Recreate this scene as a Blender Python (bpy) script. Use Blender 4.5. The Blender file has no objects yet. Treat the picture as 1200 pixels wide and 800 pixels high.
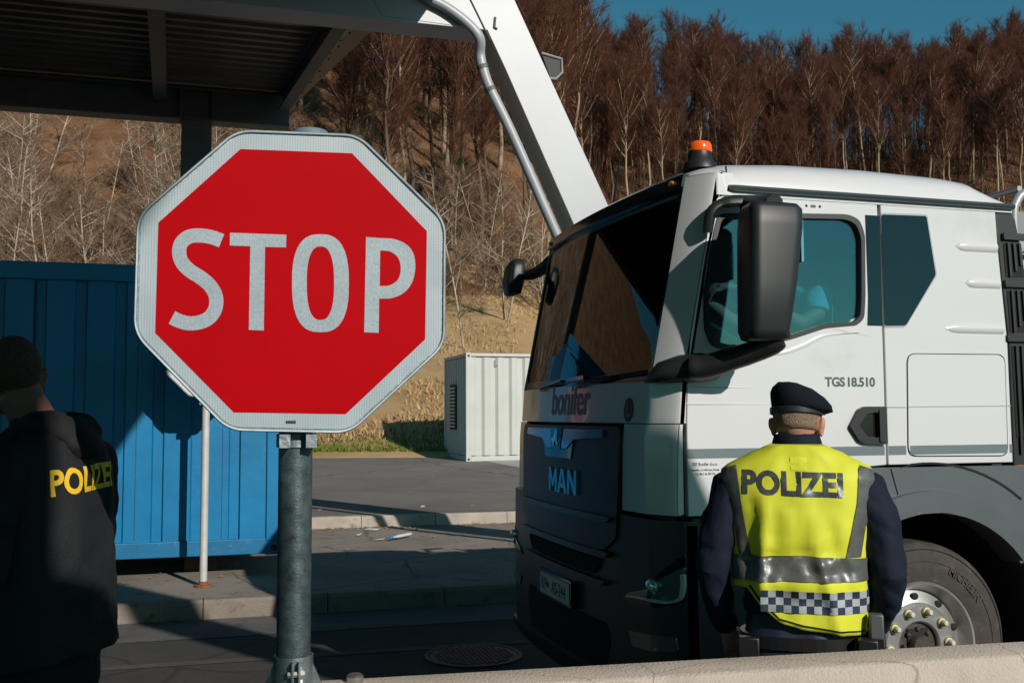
import bpy, bmesh, math, random
from mathutils import Vector, Matrix, noise
from mathutils.geometry import tessellate_polygon
random.seed(7)
SC = bpy.context.scene
COL = SC.collection
rad = math.radians
# ------------------------------------------------------------------ camera
YAW, PITCH, ROLL, FPX, EYE = 16.6, 4.05, 0.26, 1200.0, 1.65
CR = Matrix.Rotation(rad(-YAW), 3, 'Z') @ Matrix.Rotation(rad(90 + PITCH), 3, 'X') @ Matrix.Rotation(rad(-ROLL), 3, 'Z')
cd = bpy.data.cameras.new('camera'); cam = bpy.data.objects.new('camera', cd); COL.objects.link(cam)
cam.matrix_world = Matrix.Translation((0, 0, EYE)) @ CR.to_4x4()
cd.sensor_width = 36; cd.lens = 36; cd.clip_end = 3000; cd.clip_start = .05
SC.camera = cam
# ------------------------------------------------------------------ light
SUN_EL = 26.5
SX, SY = -.325, .946          # where shadows point on the ground
w = bpy.data.worlds.new('World'); SC.world = w; w.use_nodes = True
nt = w.node_tree; bg = nt.nodes['Background']
sky = nt.nodes.new('ShaderNodeTexSky'); sky.sky_type = 'NISHITA'; sky.sun_disc = False
sky.sun_elevation = rad(SUN_EL); sky.sun_rotation = math.atan2(-SX, -SY)
sky.air_density = 1.0; sky.dust_density = .3; sky.ozone_density = 1.5
mx = nt.nodes.new('ShaderNodeMix'); mx.data_type = 'RGBA'; mx.blend_type = 'MULTIPLY'; mx.inputs[0].default_value = 1
mx.inputs[7].default_value = (.36, .99, .97, 1)
nt.links.new(sky.outputs[0], mx.inputs[6]); nt.links.new(mx.outputs[2], bg.inputs[0]); bg.inputs[1].default_value = .062
sd = bpy.data.lights.new('sun', 'SUN'); so = bpy.data.objects.new('sun', sd); COL.objects.link(so)
sd.energy = 3.75; sd.angle = rad(.5); sd.color = (1, .93, .85)
ce = math.cos(rad(SUN_EL)); dirv = Vector((SX * ce, SY * ce, -math.sin(rad(SUN_EL)))).normalized()
so.rotation_euler = dirv.to_track_quat('-Z', 'Y').to_euler()
SC.view_settings.view_transform = 'Standard'; SC.view_settings.look = 'None'
SC.view_settings.exposure = .12; SC.view_settings.gamma = 1; SC.view_settings.use_curve_mapping = False
# ------------------------------------------------------------------ pixel -> surface helpers (1200 x 800 photo)
def ray(x, y): return CR @ Vector(((x - 600) / FPX, -(y - 400) / FPX, -1.0))
def onY(x, y, Y): d = ray(x, y); return Vector((0, 0, EYE)) + d * (Y / d.y)
def onX(x, y, X): d = ray(x, y); return Vector((0, 0, EYE)) + d * (X / d.x)
def onZ(x, y, Z): d = ray(x, y); return Vector((0, 0, EYE)) + d * ((Z - EYE) / d.z)
FWD = Vector((math.sin(rad(YAW)), math.cos(rad(YAW)), 0)); RGT = Vector((math.cos(rad(YAW)), -math.sin(rad(YAW)), 0))
def uv(u, v): p = RGT * u + FWD * v; return p.x, p.y
def lerp(a, b, t): return a + (b - a) * t
def interp(tab, x):
    if x <= tab[0][0]: return tab[0][1]
    for (a, fa), (b, fb) in zip(tab, tab[1:]):
        if x <= b: return fa + (fb - fa) * (x - a) / (b - a)
    return tab[-1][1]
def sinterp(tab, x):
    if x <= tab[0][0]: return tab[0][1]
    for (a, fa), (b, fb) in zip(tab, tab[1:]):
        if x <= b:
            t = (x - a) / (b - a); t = t * t * (3 - 2 * t); return fa + (fb - fa) * t
    return tab[-1][1]
def nz(x, y=0, z=0): return noise.noise(Vector((x, y, z)))
# ------------------------------------------------------------------ materials
def M(name, col, rough=.6, metal=0, var=.0, vs=8, bump=0, bs=60, col2=None, coat=0, spec=.5, trans=0, sheen=0, detail=6, wear=None, emit=None):
    m = bpy.data.materials.new(name); m.use_nodes = True; n = m.node_tree.nodes; l = m.node_tree.links
    b = n['Principled BSDF']; b.inputs['Base Color'].default_value = (*col, 1)
    b.inputs['Roughness'].default_value = rough; b.inputs['Metallic'].default_value = metal
    b.inputs['Specular IOR Level'].default_value = spec; b.inputs['Coat Weight'].default_value = coat; b.inputs['Coat Roughness'].default_value = .06
    b.inputs['Transmission Weight'].default_value = trans; b.inputs['Sheen Weight'].default_value = sheen
    if emit: b.inputs['Emission Color'].default_value = (*emit[0], 1); b.inputs['Emission Strength'].default_value = emit[1]
    tc = n.new('ShaderNodeTexCoord')
    last = None
    if var or col2:
        t = n.new('ShaderNodeTexNoise'); t.inputs['Scale'].default_value = vs; t.inputs['Detail'].default_value = detail; t.inputs['Roughness'].default_value = .65
        l.new(tc.outputs['Object'], t.inputs['Vector'])
        r = n.new('ShaderNodeValToRGB'); r.color_ramp.elements[0].position = .3; r.color_ramp.elements[1].position = .7
        c2 = col2 if col2 else tuple(max(0, c * (1 + var)) for c in col); c1 = col if col2 else tuple(max(0, c * (1 - var)) for c in col)
        r.color_ramp.elements[0].color = (*c1, 1); r.color_ramp.elements[1].color = (*c2, 1)
        l.new(t.outputs['Fac'], r.inputs['Fac']); last = r.outputs['Color']
    if wear:      # (colour, scale, threshold, sharpness)
        t2 = n.new('ShaderNodeTexNoise'); t2.inputs['Scale'].default_value = wear[1]; t2.inputs['Detail'].default_value = 8; t2.inputs['Roughness'].default_value = .7
        l.new(tc.outputs['Object'], t2.inputs['Vector'])
        mr = n.new('ShaderNodeMapRange'); mr.inputs[1].default_value = wear[2]; mr.inputs[2].default_value = wear[2] + wear[3]
        l.new(t2.outputs['Fac'], mr.inputs[0])
        mm = n.new('ShaderNodeMix'); mm.data_type = 'RGBA'; l.new(mr.outputs[0], mm.inputs[0])
        if last: l.new(last, mm.inputs[6])
        else: mm.inputs[6].default_value = (*col, 1)
        mm.inputs[7].default_value = (*wear[0], 1); last = mm.outputs[2]
    if last: l.new(last, b.inputs['Base Color'])
    if bump:
        t3 = n.new('ShaderNodeTexNoise'); t3.inputs['Scale'].default_value = bs; t3.inputs['Detail'].default_value = 5
        l.new(tc.outputs['Object'], t3.inputs['Vector'])
        bp = n.new('ShaderNodeBump'); bp.inputs['Strength'].default_value = bump; bp.inputs['Distance'].default_value = .02
        l.new(t3.outputs['Fac'], bp.inputs['Height']); l.new(bp.outputs[0], b.inputs['Normal'])
    return m
def glassmat(name, tint, gloss=.12, rough=.02, dark=None, fres=True):
    m = bpy.data.materials.new(name); m.use_nodes = True; n = m.node_tree.nodes; l = m.node_tree.links
    n.remove(n['Principled BSDF']); out = n['Material Output']
    tr = n.new('ShaderNodeBsdfTransparent'); tr.inputs[0].default_value = (*tint, 1)
    gl = n.new('ShaderNodeBsdfGlossy'); gl.inputs['Roughness'].default_value = rough; gl.inputs[0].default_value = (.9, .97, 1, 1)
    lw = n.new('ShaderNodeLayerWeight'); lw.inputs[0].default_value = .25
    mr = n.new('ShaderNodeMapRange'); mr.inputs[1].default_value = 0; mr.inputs[2].default_value = 1; mr.inputs[3].default_value = gloss; mr.inputs[4].default_value = 1
    l.new(lw.outputs['Fresnel'], mr.inputs[0])
    mixs = n.new('ShaderNodeMixShader'); l.new(mr.outputs[0], mixs.inputs[0]); l.new(tr.outputs[0], mixs.inputs[1]); l.new(gl.outputs[0], mixs.inputs[2])
    l.new(mixs.outputs[0], out.inputs[0]); return m
# ------------------------------------------------------------------ mesh builder
class MB:
    def __init__(s): s.v = []; s.f = []; s.m = []
    def add(s, vs, fs, mi=0):
        o = len(s.v); s.v += [tuple(v) for v in vs]; s.f += [tuple(i + o for i in f) for f in fs]; s.m += [mi] * len(fs); return s
    def box(s, a, b, mi=0):
        x0, y0, z0 = a; x1, y1, z1 = b
        return s.add([(x0,y0,z0),(x1,y0,z0),(x1,y1,z0),(x0,y1,z0),(x0,y0,z1),(x1,y0,z1),(x1,y1,z1),(x0,y1,z1)],
                     [(0,3,2,1),(4,5,6,7),(0,1,5,4),(1,2,6,5),(2,3,7,6),(3,0,4,7)], mi)
    def bar(s, p, q, wx, wy, up=(0,0,1), mi=0):      # box beam from p to q
        p = Vector(p); q = Vector(q); d = (q - p).normalized(); up = Vector(up)
        a = d.cross(up)
        if a.length < 1e-4: a = d.cross(Vector((1, 0, 0)))
        a.normalize(); b = a.cross(d).normalized()
        c = [a * sx * wx / 2 + b * sy * wy / 2 for sx, sy in ((-1,-1),(1,-1),(1,1),(-1,1))]
        return s.add([p + k for k in c] + [q + k for k in c], [(0,1,2,3),(7,6,5,4),(0,4,5,1),(1,5,6,2),(2,6,7,3),(3,7,4,0)], mi)
    def tube(s, pts, r, n=10, mi=0, cap=True, squash=None):
        pts = [Vector(p) for p in pts]; R = r if isinstance(r, (list, tuple)) else [r] * len(pts)
        vs = []; fs = []; pa = None
        for i, p in enumerate(pts):
            d = (pts[min(i + 1, len(pts) - 1)] - pts[max(i - 1, 0)]).normalized()
            if pa is None:
                pa = d.cross(Vector((0, 0, 1)));
                if pa.length < .05: pa = d.cross(Vector((1, 0, 0)))
            a = (pa - d * pa.dot(d)).normalized(); pa = a; b = d.cross(a)
            for k in range(n):
                t = 2 * math.pi * k / n; vs.append(p + a * math.cos(t) * R[i] + b * math.sin(t) * R[i] * (squash or 1))
        for i in range(len(pts) - 1):
            for k in range(n): fs.append((i*n+k, i*n+(k+1)%n, (i+1)*n+(k+1)%n, (i+1)*n+k))
        if cap: fs.append(tuple(reversed(range(n)))); fs.append(tuple(range((len(pts)-1)*n, len(pts)*n)))
        return s.add(vs, fs, mi)
    def loft(s, rings, mi=0, cap=True, closed=True):
        n = len(rings[0]); vs = [p for r in rings for p in r]; fs = []
        for i in range(len(rings) - 1):
            for k in range(n if closed else n - 1): fs.append((i*n+k, i*n+(k+1)%n, (i+1)*n+(k+1)%n, (i+1)*n+k))
        if cap and closed: fs.append(tuple(reversed(range(n)))); fs.append(tuple(range((len(rings)-1)*n, len(rings)*n)))
        return s.add(vs, fs, mi)
    def lathe(s, prof, o, axis='z', n=32, mi=0):     # prof: (r, h)
        rings = []
        for r, h in prof:
            ring = []
            for k in range(n):
                t = 2 * math.pi * k / n; c, q = r * math.cos(t), r * math.sin(t)
                p = {'z': (c, q, h), 'y': (c, h, -q), 'x': (h, c, q)}[axis]
                ring.append(Vector(o) + Vector(p))
            rings.append(ring)
        if prof[0][0] > .002:
            if prof[0] != prof[-1]: rings.append(rings[0])
            return s.loft(rings, mi, cap=False)
        return s.loft(rings, mi)
    def ball(s, c, r, n=12, mi=0, rot=None):
        c = Vector(c); r = Vector(r) if hasattr(r, '__len__') else Vector((r, r, r)); vs = []; fs = []
        for i in range(1, n):
            for k in range(2 * n):
                a = math.pi * i / n; t = math.pi * k / n
                p = Vector((math.sin(a)*math.cos(t)*r.x, math.sin(a)*math.sin(t)*r.y, math.cos(a)*r.z))
                vs.append(c + (rot @ p if rot else p))
        m = 2 * n
        for i in range(n - 2):
            for k in range(m): fs.append((i*m+k, (i+1)*m+k, (i+1)*m+(k+1)%m, i*m+(k+1)%m))
        fs.append(tuple(range(m))); fs.append(tuple(reversed(range((n-2)*m, (n-1)*m))))
        return s.add(vs, fs, mi)
    def sheet(s, outer, mapf, t0=0, t1=.004, maxe=.1, holes=(), mi=0):   # solid panel: 2-D outline mapped on a surface
        loops = [[Vector((p[0], p[1], 0)) for p in L] for L in (outer, *holes)]
        flat = [p for L in loops for p in L]
        bm = bmesh.new(); bv = [bm.verts.new(p) for p in flat]
        for t in tessellate_polygon(loops):
            try: bm.faces.new([bv[i] for i in t])
            except Exception: pass
        for _ in range(7):
            le = [e for e in bm.edges if e.calc_length() > maxe]
            if not le: break
            bmesh.ops.subdivide_edges(bm, edges=le, cuts=1); bmesh.ops.triangulate(bm, faces=bm.faces[:])
        bmesh.ops.recalc_face_normals(bm, faces=bm.faces[:]); bm.verts.index_update()
        n = len(bm.verts); top = [mapf(v.co.x, v.co.y, t1) for v in bm.verts]; bot = [mapf(v.co.x, v.co.y, t0) for v in bm.verts]
        fs = []
        for f in bm.faces:
            ii = [v.index for v in f.verts]; fs.append(tuple(ii)); fs.append(tuple(n + i for i in reversed(ii)))
        for e in bm.edges:
            if e.is_boundary: a, b = (v.index for v in e.verts); fs.append((a, b, n + b, n + a))
        bm.free(); s.add(top + bot, fs, mi); return s
def link(name, data, parent=None, smooth=False, bevel=0, seg=2, auto=None):
    o = bpy.data.objects.new(name, data); COL.objects.link(o)
    if parent: o.parent = parent
    return o
def wloc(o):
    p = Vector((0, 0, 0))
    while o: p += o.location; o = o.parent
    return p
def obj(name, mb, mats, parent=None, smooth=False, bevel=0, label=None, fix=True, ang=40):
    me = bpy.data.meshes.new(name); off = wloc(parent) if parent else Vector((0, 0, 0))
    me.from_pydata([Vector(v) - off for v in mb.v], [], mb.f)
    for m in (mats if isinstance(mats, (list, tuple)) else [mats]): me.materials.append(m)
    for p, mi in zip(me.polygons, mb.m): p.material_index = mi
    if fix:
        bm = bmesh.new(); bm.from_mesh(me); bmesh.ops.recalc_face_normals(bm, faces=bm.faces[:]); bm.to_mesh(me); bm.free()
    if smooth: me.shade_smooth(); me.set_sharp_from_angle(angle=rad(ang))
    me.update(); o = link(name, me, parent)
    if bevel:
        b = o.modifiers.new('bevel', 'BEVEL'); b.width = bevel; b.segments = 2; b.limit_method = 'ANGLE'; b.angle_limit = rad(35)
        me.shade_smooth(); me.set_sharp_from_angle(angle=rad(ang)); b.harden_normals = False
    if label: o['label'] = label
    return o
def thing(name, label, cat, loc=(0, 0, 0), group=None):
    o = bpy.data.objects.new(name, None); COL.objects.link(o); o.location = loc; o.empty_display_size = .2
    o['label'] = label; o['category'] = cat
    if group: o['group'] = group
    return o
def tag(o, label, cat, group=None):
    o['label'] = label; o['category'] = cat
    if group: o['group'] = group
    return o
def struct(o): o['kind'] = 'structure'; return o
def remesh(mb, voxel, smooth=2, disp=None):          # fuse closed pieces into one skin
    me = bpy.data.meshes.new('t'); me.from_pydata([Vector(v) for v in mb.v], [], mb.f)
    bm = bmesh.new(); bm.from_mesh(me); bmesh.ops.recalc_face_normals(bm, faces=bm.faces[:]); bm.to_mesh(me); bm.free()
    o = bpy.data.objects.new('t', me); COL.objects.link(o)
    r = o.modifiers.new('r', 'REMESH'); r.mode = 'VOXEL'; r.voxel_size = voxel
    if smooth: k = o.modifiers.new('s', 'SMOOTH'); k.factor = .6; k.iterations = smooth
    dg = bpy.context.evaluated_depsgraph_get(); ev = o.evaluated_get(dg); m2 = bpy.data.meshes.new_from_object(ev)
    out = MB(); nor = [v.normal.copy() for v in m2.vertices]
    vs = [v.co.copy() for v in m2.vertices]
    if disp: vs = [v + n * disp(v) for v, n in zip(vs, nor)]
    out.add(vs, [tuple(p.vertices) for p in m2.polygons])
    bpy.data.objects.remove(o); bpy.data.meshes.remove(me); bpy.data.meshes.remove(m2); return out
def text_mesh(txt, size, bold=0.0, shear=0, spacing=1.0, xs=1.0):   # 2-D verts, faces of real lettering
    cu = bpy.data.curves.new('t', 'FONT'); cu.body = txt; cu.size = size; cu.offset = bold; cu.shear = shear; cu.space_character = spacing
    cu.align_x = 'CENTER'; cu.resolution_u = 4
    o = bpy.data.objects.new('t', cu); COL.objects.link(o)
    dg = bpy.context.evaluated_depsgraph_get(); me = bpy.data.meshes.new_from_object(o.evaluated_get(dg))
    bm = bmesh.new(); bm.from_mesh(me); bpy.data.objects.remove(o); bpy.data.meshes.remove(me)
    bmesh.ops.triangulate(bm, faces=bm.faces[:])
    for v in bm.verts: v.co.x *= xs
    return bm
def put_text(mb, txt, size, mapf, off=.002, bold=0, shear=0, spacing=1, xs=1, maxe=1, mi=0, thick=0):
    bm = text_mesh(txt, size, bold, shear, spacing, xs)
    for _ in range(4):
        le = [e for e in bm.edges if e.calc_length() > maxe]
        if not le: break
        bmesh.ops.subdivide_edges(bm, edges=le, cuts=1); bmesh.ops.triangulate(bm, faces=bm.faces[:])
    bm.verts.index_update()
    vs = [mapf(v.co.x, v.co.y, off) for v in bm.verts]; fs = [tuple(v.index for v in f.verts) for f in bm.faces]
    if thick:
        n = len(vs); vs += [mapf(v.co.x, v.co.y, off - thick) for v in bm.verts]
        fs += [tuple(n + i for i in reversed(f)) for f in fs[:len(fs)]]
        for e in bm.edges:
            if e.is_boundary: a, b = (v.index for v in e.verts); fs.append((a, b, n + b, n + a))
    mb.add(vs, fs, mi); bm.free(); return mb
def ribbon(pts, wd, closed=False):                   # outline quads of a stroke in 2-D
    n = len(pts); L = []; Rr = []
    for i in range(n):
        a = pts[(i - 1) % n] if closed or i else pts[0]; b = pts[(i + 1) % n] if closed or i < n - 1 else pts[-1]
        dx, dy = b[0] - a[0], b[1] - a[1]; d = math.hypot(dx, dy) or 1; ww = wd[i] if isinstance(wd, list) else wd
        L.append((pts[i][0] - dy / d * ww / 2, pts[i][1] + dx / d * ww / 2)); Rr.append((pts[i][0] + dy / d * ww / 2, pts[i][1] - dx / d * ww / 2))
    return L, Rr
def cat(pts, k=5, closed=False):                     # Catmull-Rom
    out = []; n = len(pts)
    for i in range(n if closed else n - 1):
        g = lambda j: pts[j % n] if closed else pts[max(0, min(n - 1, j))]
        p0, p1, p2, p3 = g(i-1), g(i), g(i+1), g(i+2)
        for q in range(k):
            t = q / k; out.append(tuple(.5*((2*b)+(-a+c)*t+(2*a-5*b+4*c-d)*t*t+(-a+3*b-3*c+d)*t**3) for a, b, c, d in zip(p0, p1, p2, p3)))
    if not closed: out.append(tuple(pts[-1]))
    return out
def rnd(poly, r, k=4):                               # round the corners of a 2-D outline
    out = []; n = len(poly)
    for i in range(n):
        p = Vector(poly[i][:2]); a = Vector(poly[i-1][:2]) - p; b = Vector(poly[(i+1) % n][:2]) - p
        rr = min(r, a.length * .45, b.length * .45); p0 = p + a.normalized() * rr; p1 = p + b.normalized() * rr
        for q in range(k + 1): t = q / k; out.append(tuple(p0 * (1-t)**2 + p * 2*t*(1-t) + p1 * t*t))
    return out
# ------------------------------------------------------------------ palette
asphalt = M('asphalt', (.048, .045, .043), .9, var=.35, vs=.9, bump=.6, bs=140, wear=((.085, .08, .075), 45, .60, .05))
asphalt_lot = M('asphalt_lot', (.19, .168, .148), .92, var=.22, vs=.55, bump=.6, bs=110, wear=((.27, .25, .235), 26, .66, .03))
pave = M('pavement_concrete', (.25, .212, .175), .92, var=.2, vs=1.1, bump=.5, bs=90, wear=((.10, .09, .08), 5, .56, .12))
kerbm = M('kerb_concrete', (.40, .35, .295), .9, var=.18, vs=3, bump=.4, bs=80, wear=((.17, .14, .11), 7, .58, .12))
apron = M('apron_concrete', (.34, .315, .29), .9, var=.15, vs=.8, bump=.3, bs=60)
barr = M('barrier_concrete', (.50, .43, .365), .88, var=.12, vs=2.3, bump=.35, bs=120, wear=((.26, .22, .18), 9, .62, .1))
drygrass = M('dry_grass', (.33, .20, .09), 1, vs=.35, col2=(.50, .335, .18), bump=1, bs=3, wear=((.23, .17, .06), .12, .56, .12), spec=.1)
greeng = M('green_grass', (.10, .15, .012), .9, var=.4, vs=5, spec=.2)
blade_dry = M('dry_blades', (.44, .295, .145), .95, var=.3, vs=2, spec=.1)
barkm = M('bark_grey', (.34, .255, .17), .95, var=.38, vs=.7, spec=.15)
barkd = M('bark_brown', (.13, .085, .055), .95, var=.35, vs=.7, spec=.15)
birch = M('bark_pale', (.40, .32, .245), .9, var=.3, vs=1.5, spec=.2, wear=((.08, .06, .05), 14, .66, .05))
twigm = M('twig_red', (.105, .045, .03), 1, var=.35, vs=.4, spec=.05)
twigb = M('twig_tan', (.215, .135, .088), 1, var=.3, vs=.6, spec=.05)
litterm = M('leaf_litter', (.12, .052, .025), 1, vs=.5, col2=(.24, .135, .075), bump=1, bs=4, spec=.05)
galv = M('galvanised_steel', (.14, .165, .175), .45, .75, vs=18, col2=(.30, .36, .38), bump=.1, bs=60)
galvd = M('dull_galvanised', (.035, .048, .055), .45, .5, vs=28, col2=(.12, .16, .18), bump=.12, bs=160, detail=9)
steel = M('bright_steel', (.5, .5, .48), .3, .9, var=.2, vs=20)
rust = M('rusty_steel', (.25, .09, .035), .9, .1, var=.4, vs=20, bump=.4)
polew = M('pale_pole_paint', (.55, .56, .55), .5, .2, var=.12, vs=9)
canopyd = M('canopy_steel', (.13, .125, .12), .6, .2, var=.15, vs=3)
canopyw = M('canopy_light_paint', (.36, .37, .39), .45, .1, var=.05, vs=1.3, wear=((.36, .38, .4), 3.5, .66, .1))
deckm = M('deck_sheet', (.20, .155, .115), .5, .5, var=.2, vs=2)
soffit = M('soffit_beige', (.42, .34, .23), .6, var=.1, vs=4)
bluec = M('blue_paint', (.0, .17, .37), .42, var=.14, vs=2.2, wear=((.02, .22, .42), 9, .63, .06), bump=.08, bs=14)
bluerust = M('blue_paint_scuffed', (.0, .14, .30), .5, var=.2, vs=6, wear=((.16, .13, .12), 13, .6, .06))
greyc = M('light_grey_paint', (.50, .50, .465), .5, var=.06, vs=2, wear=((.36, .35, .31), 6, .68, .1))
black = M('black', (.01, .01, .01), .6)
def cracks(m, scale, width, col):        # thin irregular cracks and darker sealed joints
    n = m.node_tree.nodes; l = m.node_tree.links; b = n['Principled BSDF']; src = b.inputs['Base Color'].links[0].from_socket
    tc = n.new('ShaderNodeTexCoord'); ns = n.new('ShaderNodeTexNoise'); ns.inputs['Scale'].default_value = scale * 2.5; ns.inputs['Detail'].default_value = 6; l.new(tc.outputs['Object'], ns.inputs['Vector'])
    mv = n.new('ShaderNodeMix'); mv.data_type = 'VECTOR'; mv.inputs[0].default_value = .35 / scale * .4; l.new(tc.outputs['Object'], mv.inputs[4]); l.new(ns.outputs['Color'], mv.inputs[5])
    v = n.new('ShaderNodeTexVoronoi'); v.feature = 'DISTANCE_TO_EDGE'; v.inputs['Scale'].default_value = scale; l.new(mv.outputs[1], v.inputs['Vector'])
    mr = n.new('ShaderNodeMapRange'); mr.inputs[1].default_value = 0; mr.inputs[2].default_value = width; mr.inputs[3].default_value = .85; mr.inputs[4].default_value = 0; l.new(v.outputs['Distance'], mr.inputs[0])
    st_ = n.new('ShaderNodeTexNoise'); st_.inputs['Scale'].default_value = scale * 1.3; st_.inputs['Detail'].default_value = 3; l.new(tc.outputs['Object'], st_.inputs['Vector'])
    m2 = n.new('ShaderNodeMapRange'); m2.inputs[1].default_value = .58; m2.inputs[2].default_value = .66; m2.inputs[3].default_value = 0; m2.inputs[4].default_value = .35; l.new(st_.outputs['Fac'], m2.inputs[0])
    mxx = n.new('ShaderNodeMath'); mxx.operation = 'MAXIMUM'; l.new(mr.outputs[0], mxx.inputs[0]); l.new(m2.outputs[0], mxx.inputs[1])
    c = n.new('ShaderNodeMix'); c.data_type = 'RGBA'; l.new(mxx.outputs[0], c.inputs[0]); l.new(src, c.inputs[6]); c.inputs[7].default_value = (*col, 1); l.new(c.outputs[2], b.inputs['Base Color'])
cracks(asphalt, .55, .012, (.018, .017, .017)); cracks(asphalt_lot, .30, .007, (.07, .062, .055)); cracks(pave, .7, .012, (.09, .08, .07)); cracks(barr, 1.6, .006, (.25, .21, .17))
# ------------------------------------------------------------------ ground, kerbs, hill
def gz(X, Y): return 0
mb = MB(); mb.add([(-900, -900, 0), (900, -900, 0), (900, 900, 0), (-900, 900, 0)], [(0, 1, 2, 3)])
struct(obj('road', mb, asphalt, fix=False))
Y1 = lambda X: 8.80 - .015 * X           # first kerb line
Y2 = lambda X: 13.82 - .098 * X * .35    # second kerb line
mb = MB(); xs = [-60 + i * 2 for i in range(66)]
mb.add([(x, Y1(x) + .14, .15) for x in xs] + [(x, Y2(x) + .03, .155) for x in xs] , [(i, i+1, 66+i+1, 66+i) for i in range(65)])
struct(obj('pavement', mb, pave, fix=False))
mb = MB()
for y0, w_ in ((7.42, .11), (5.9, .03)): mb.add([(-20, y0 + .3, .004), (30, y0 - .9, .004), (30, y0 - .9 + w_, .004), (-20, y0 + .3 + w_, .004)], [(0, 1, 2, 3)])
struct(obj('road_seam', mb, M('seam_concrete', (.075, .072, .07), .9, var=.3, vs=5), fix=False))
mb = MB(); mb.add([(-30, 8.42, .004), (40, 7.6, .004), (40, 8.25, .004), (-30, 9.2, .004)], [(0, 1, 2, 3)])
struct(obj('gutter', mb, M('gutter_concrete', (.105, .098, .092), .9, var=.25, vs=2.5, bump=.3, bs=80, wear=((.05, .048, .045), 3, .55, .1)), fix=False))
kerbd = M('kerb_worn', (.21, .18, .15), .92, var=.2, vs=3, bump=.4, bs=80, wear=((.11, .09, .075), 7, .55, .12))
def kerb(Yf, z0, z1, nm, m=kerbm, wid=.14):
    mb = MB(); x = -30.0
    while x < 60:
        a = (x + .004, x + .996)
        r = [[(X, Yf(X), z0 - .05), (X, Yf(X) + .012, z1 - .02), (X, Yf(X) + .03, z1 + .004), (X, Yf(X) + wid, z1 + .006), (X, Yf(X) + wid, z0 - .05)] for X in a]
        mb.loft(r); x += 1.0
    return struct(obj(nm, mb, m))
kerb(Y1, 0, .15, 'kerb', kerbd); kerb(Y2, .15, .30, 'kerb')
def lotz(v): return .3 + (.30 * max(0, min(1, (v - 14) / 12)))
mb = MB(); NX = 50; NY = 14; vv = []
for j in range(NY + 1):
    for i in range(NX + 1):
        X = -40 + 110 * i / NX; ya = Y2(X) + .14; v_end = 27.0; yb = (v_end - X * FWD.x) / FWD.y
        Y = lerp(ya, max(yb, ya + .2), j / NY); v = X * FWD.x + Y * FWD.y; vv.append((X, Y, lotz(v) + .003))
mb.add(vv, [(j*(NX+1)+i, j*(NX+1)+i+1, (j+1)*(NX+1)+i+1, (j+1)*(NX+1)+i) for j in range(NY) for i in range(NX)])
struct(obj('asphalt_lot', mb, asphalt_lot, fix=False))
mb = MB(); vv = []
NA = 12
for j in range(NA + 1):
    for i in range(NA + 1):
        v = lerp(20.6, 24.7, j / NA); u = lerp(-.9 + (1 - j / NA) * 1.6, 7.5, i / NA); X, Y = uv(u, v); vv.append((X, Y, lotz(v) + .009))
mb.add(vv, [(j*(NA+1)+i, j*(NA+1)+i+1, (j+1)*(NA+1)+i+1, (j+1)*(NA+1)+i) for j in range(NA) for i in range(NA)])
struct(obj('concrete_apron', mb, apron, fix=False))
VC = 130.0
crest = [(-.6, 50), (-.35, 46), (-.2, 43), (-.08, 39), (.0, 37), (.067, 37.5), (.167, 36), (.275, 31.5), (.4, 33), (.5, 36.5), (.7, 41)]
def hill(u, v):
    if v < 25.5: return .55
    r = u / max(v, 30); hc = sinterp(crest, r)
    t = (v - 25.5)
    q = max(0, min(1, (r + .0) / .1)); near = .60 + lerp(.22, .14, q) * t + lerp(.0016, .0008, q) * t * t
    if v < VC:
        t0 = near; k = max(0, min(1, (v - lerp(52, 70, q)) / (VC - lerp(52, 70, q)))); kk = k * k * (3 - 2 * k)
        base = near * (1 - kk) + hc * kk
    else: base = hc - (v - VC) * .10
    b = nz(u * .06, v * .06) * 1.0 + nz(u * .2, v * .2, 5) * .45 + nz(u * .7, v * .7, 9) * .14
    return base + b * max(0, min(1, (v - 27) / 18))
def hz(X, Y): return hill(X * RGT.x + Y * RGT.y, X * FWD.x + Y * FWD.y)
NU, NV = 230, 190; vv = []; fm = []
us = [-130 + 270 * i / NU for i in range(NU + 1)]; vs_ = [25.4 + (j / NV) ** 1.5 * 270 for j in range(NV + 1)]
for v in vs_:
    for u in us: X, Y = uv(u, v); vv.append((X, Y, hill(u, v)))
mb = MB()
def forest_edge(r): return interp([(-.6, 40), (-.33, 42), (-.2, 50), (-.06, 55), (.0, 56), (.03, 62), (.07, 84), (.5, 88)], r)
for j in range(NV):
    for i in range(NU):
        u, v = us[i], vs_[j]; fe = forest_edge(u / v) + nz(u * .15, v * .15, 3) * 7
        if u / v < -.2: fe = 44 + nz(u * .12, v * .12, 3) * 16
        mb.add([], [], 0); a = j * (NU + 1) + i; mb.f.append((a, a + 1, a + NU + 2, a + NU + 1)); mb.m.append(1 if v > fe else 0)
mb.v = vv
hil = struct(obj('hillside', mb, [drygrass, litterm], fix=False, smooth=True, ang=180))
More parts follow.
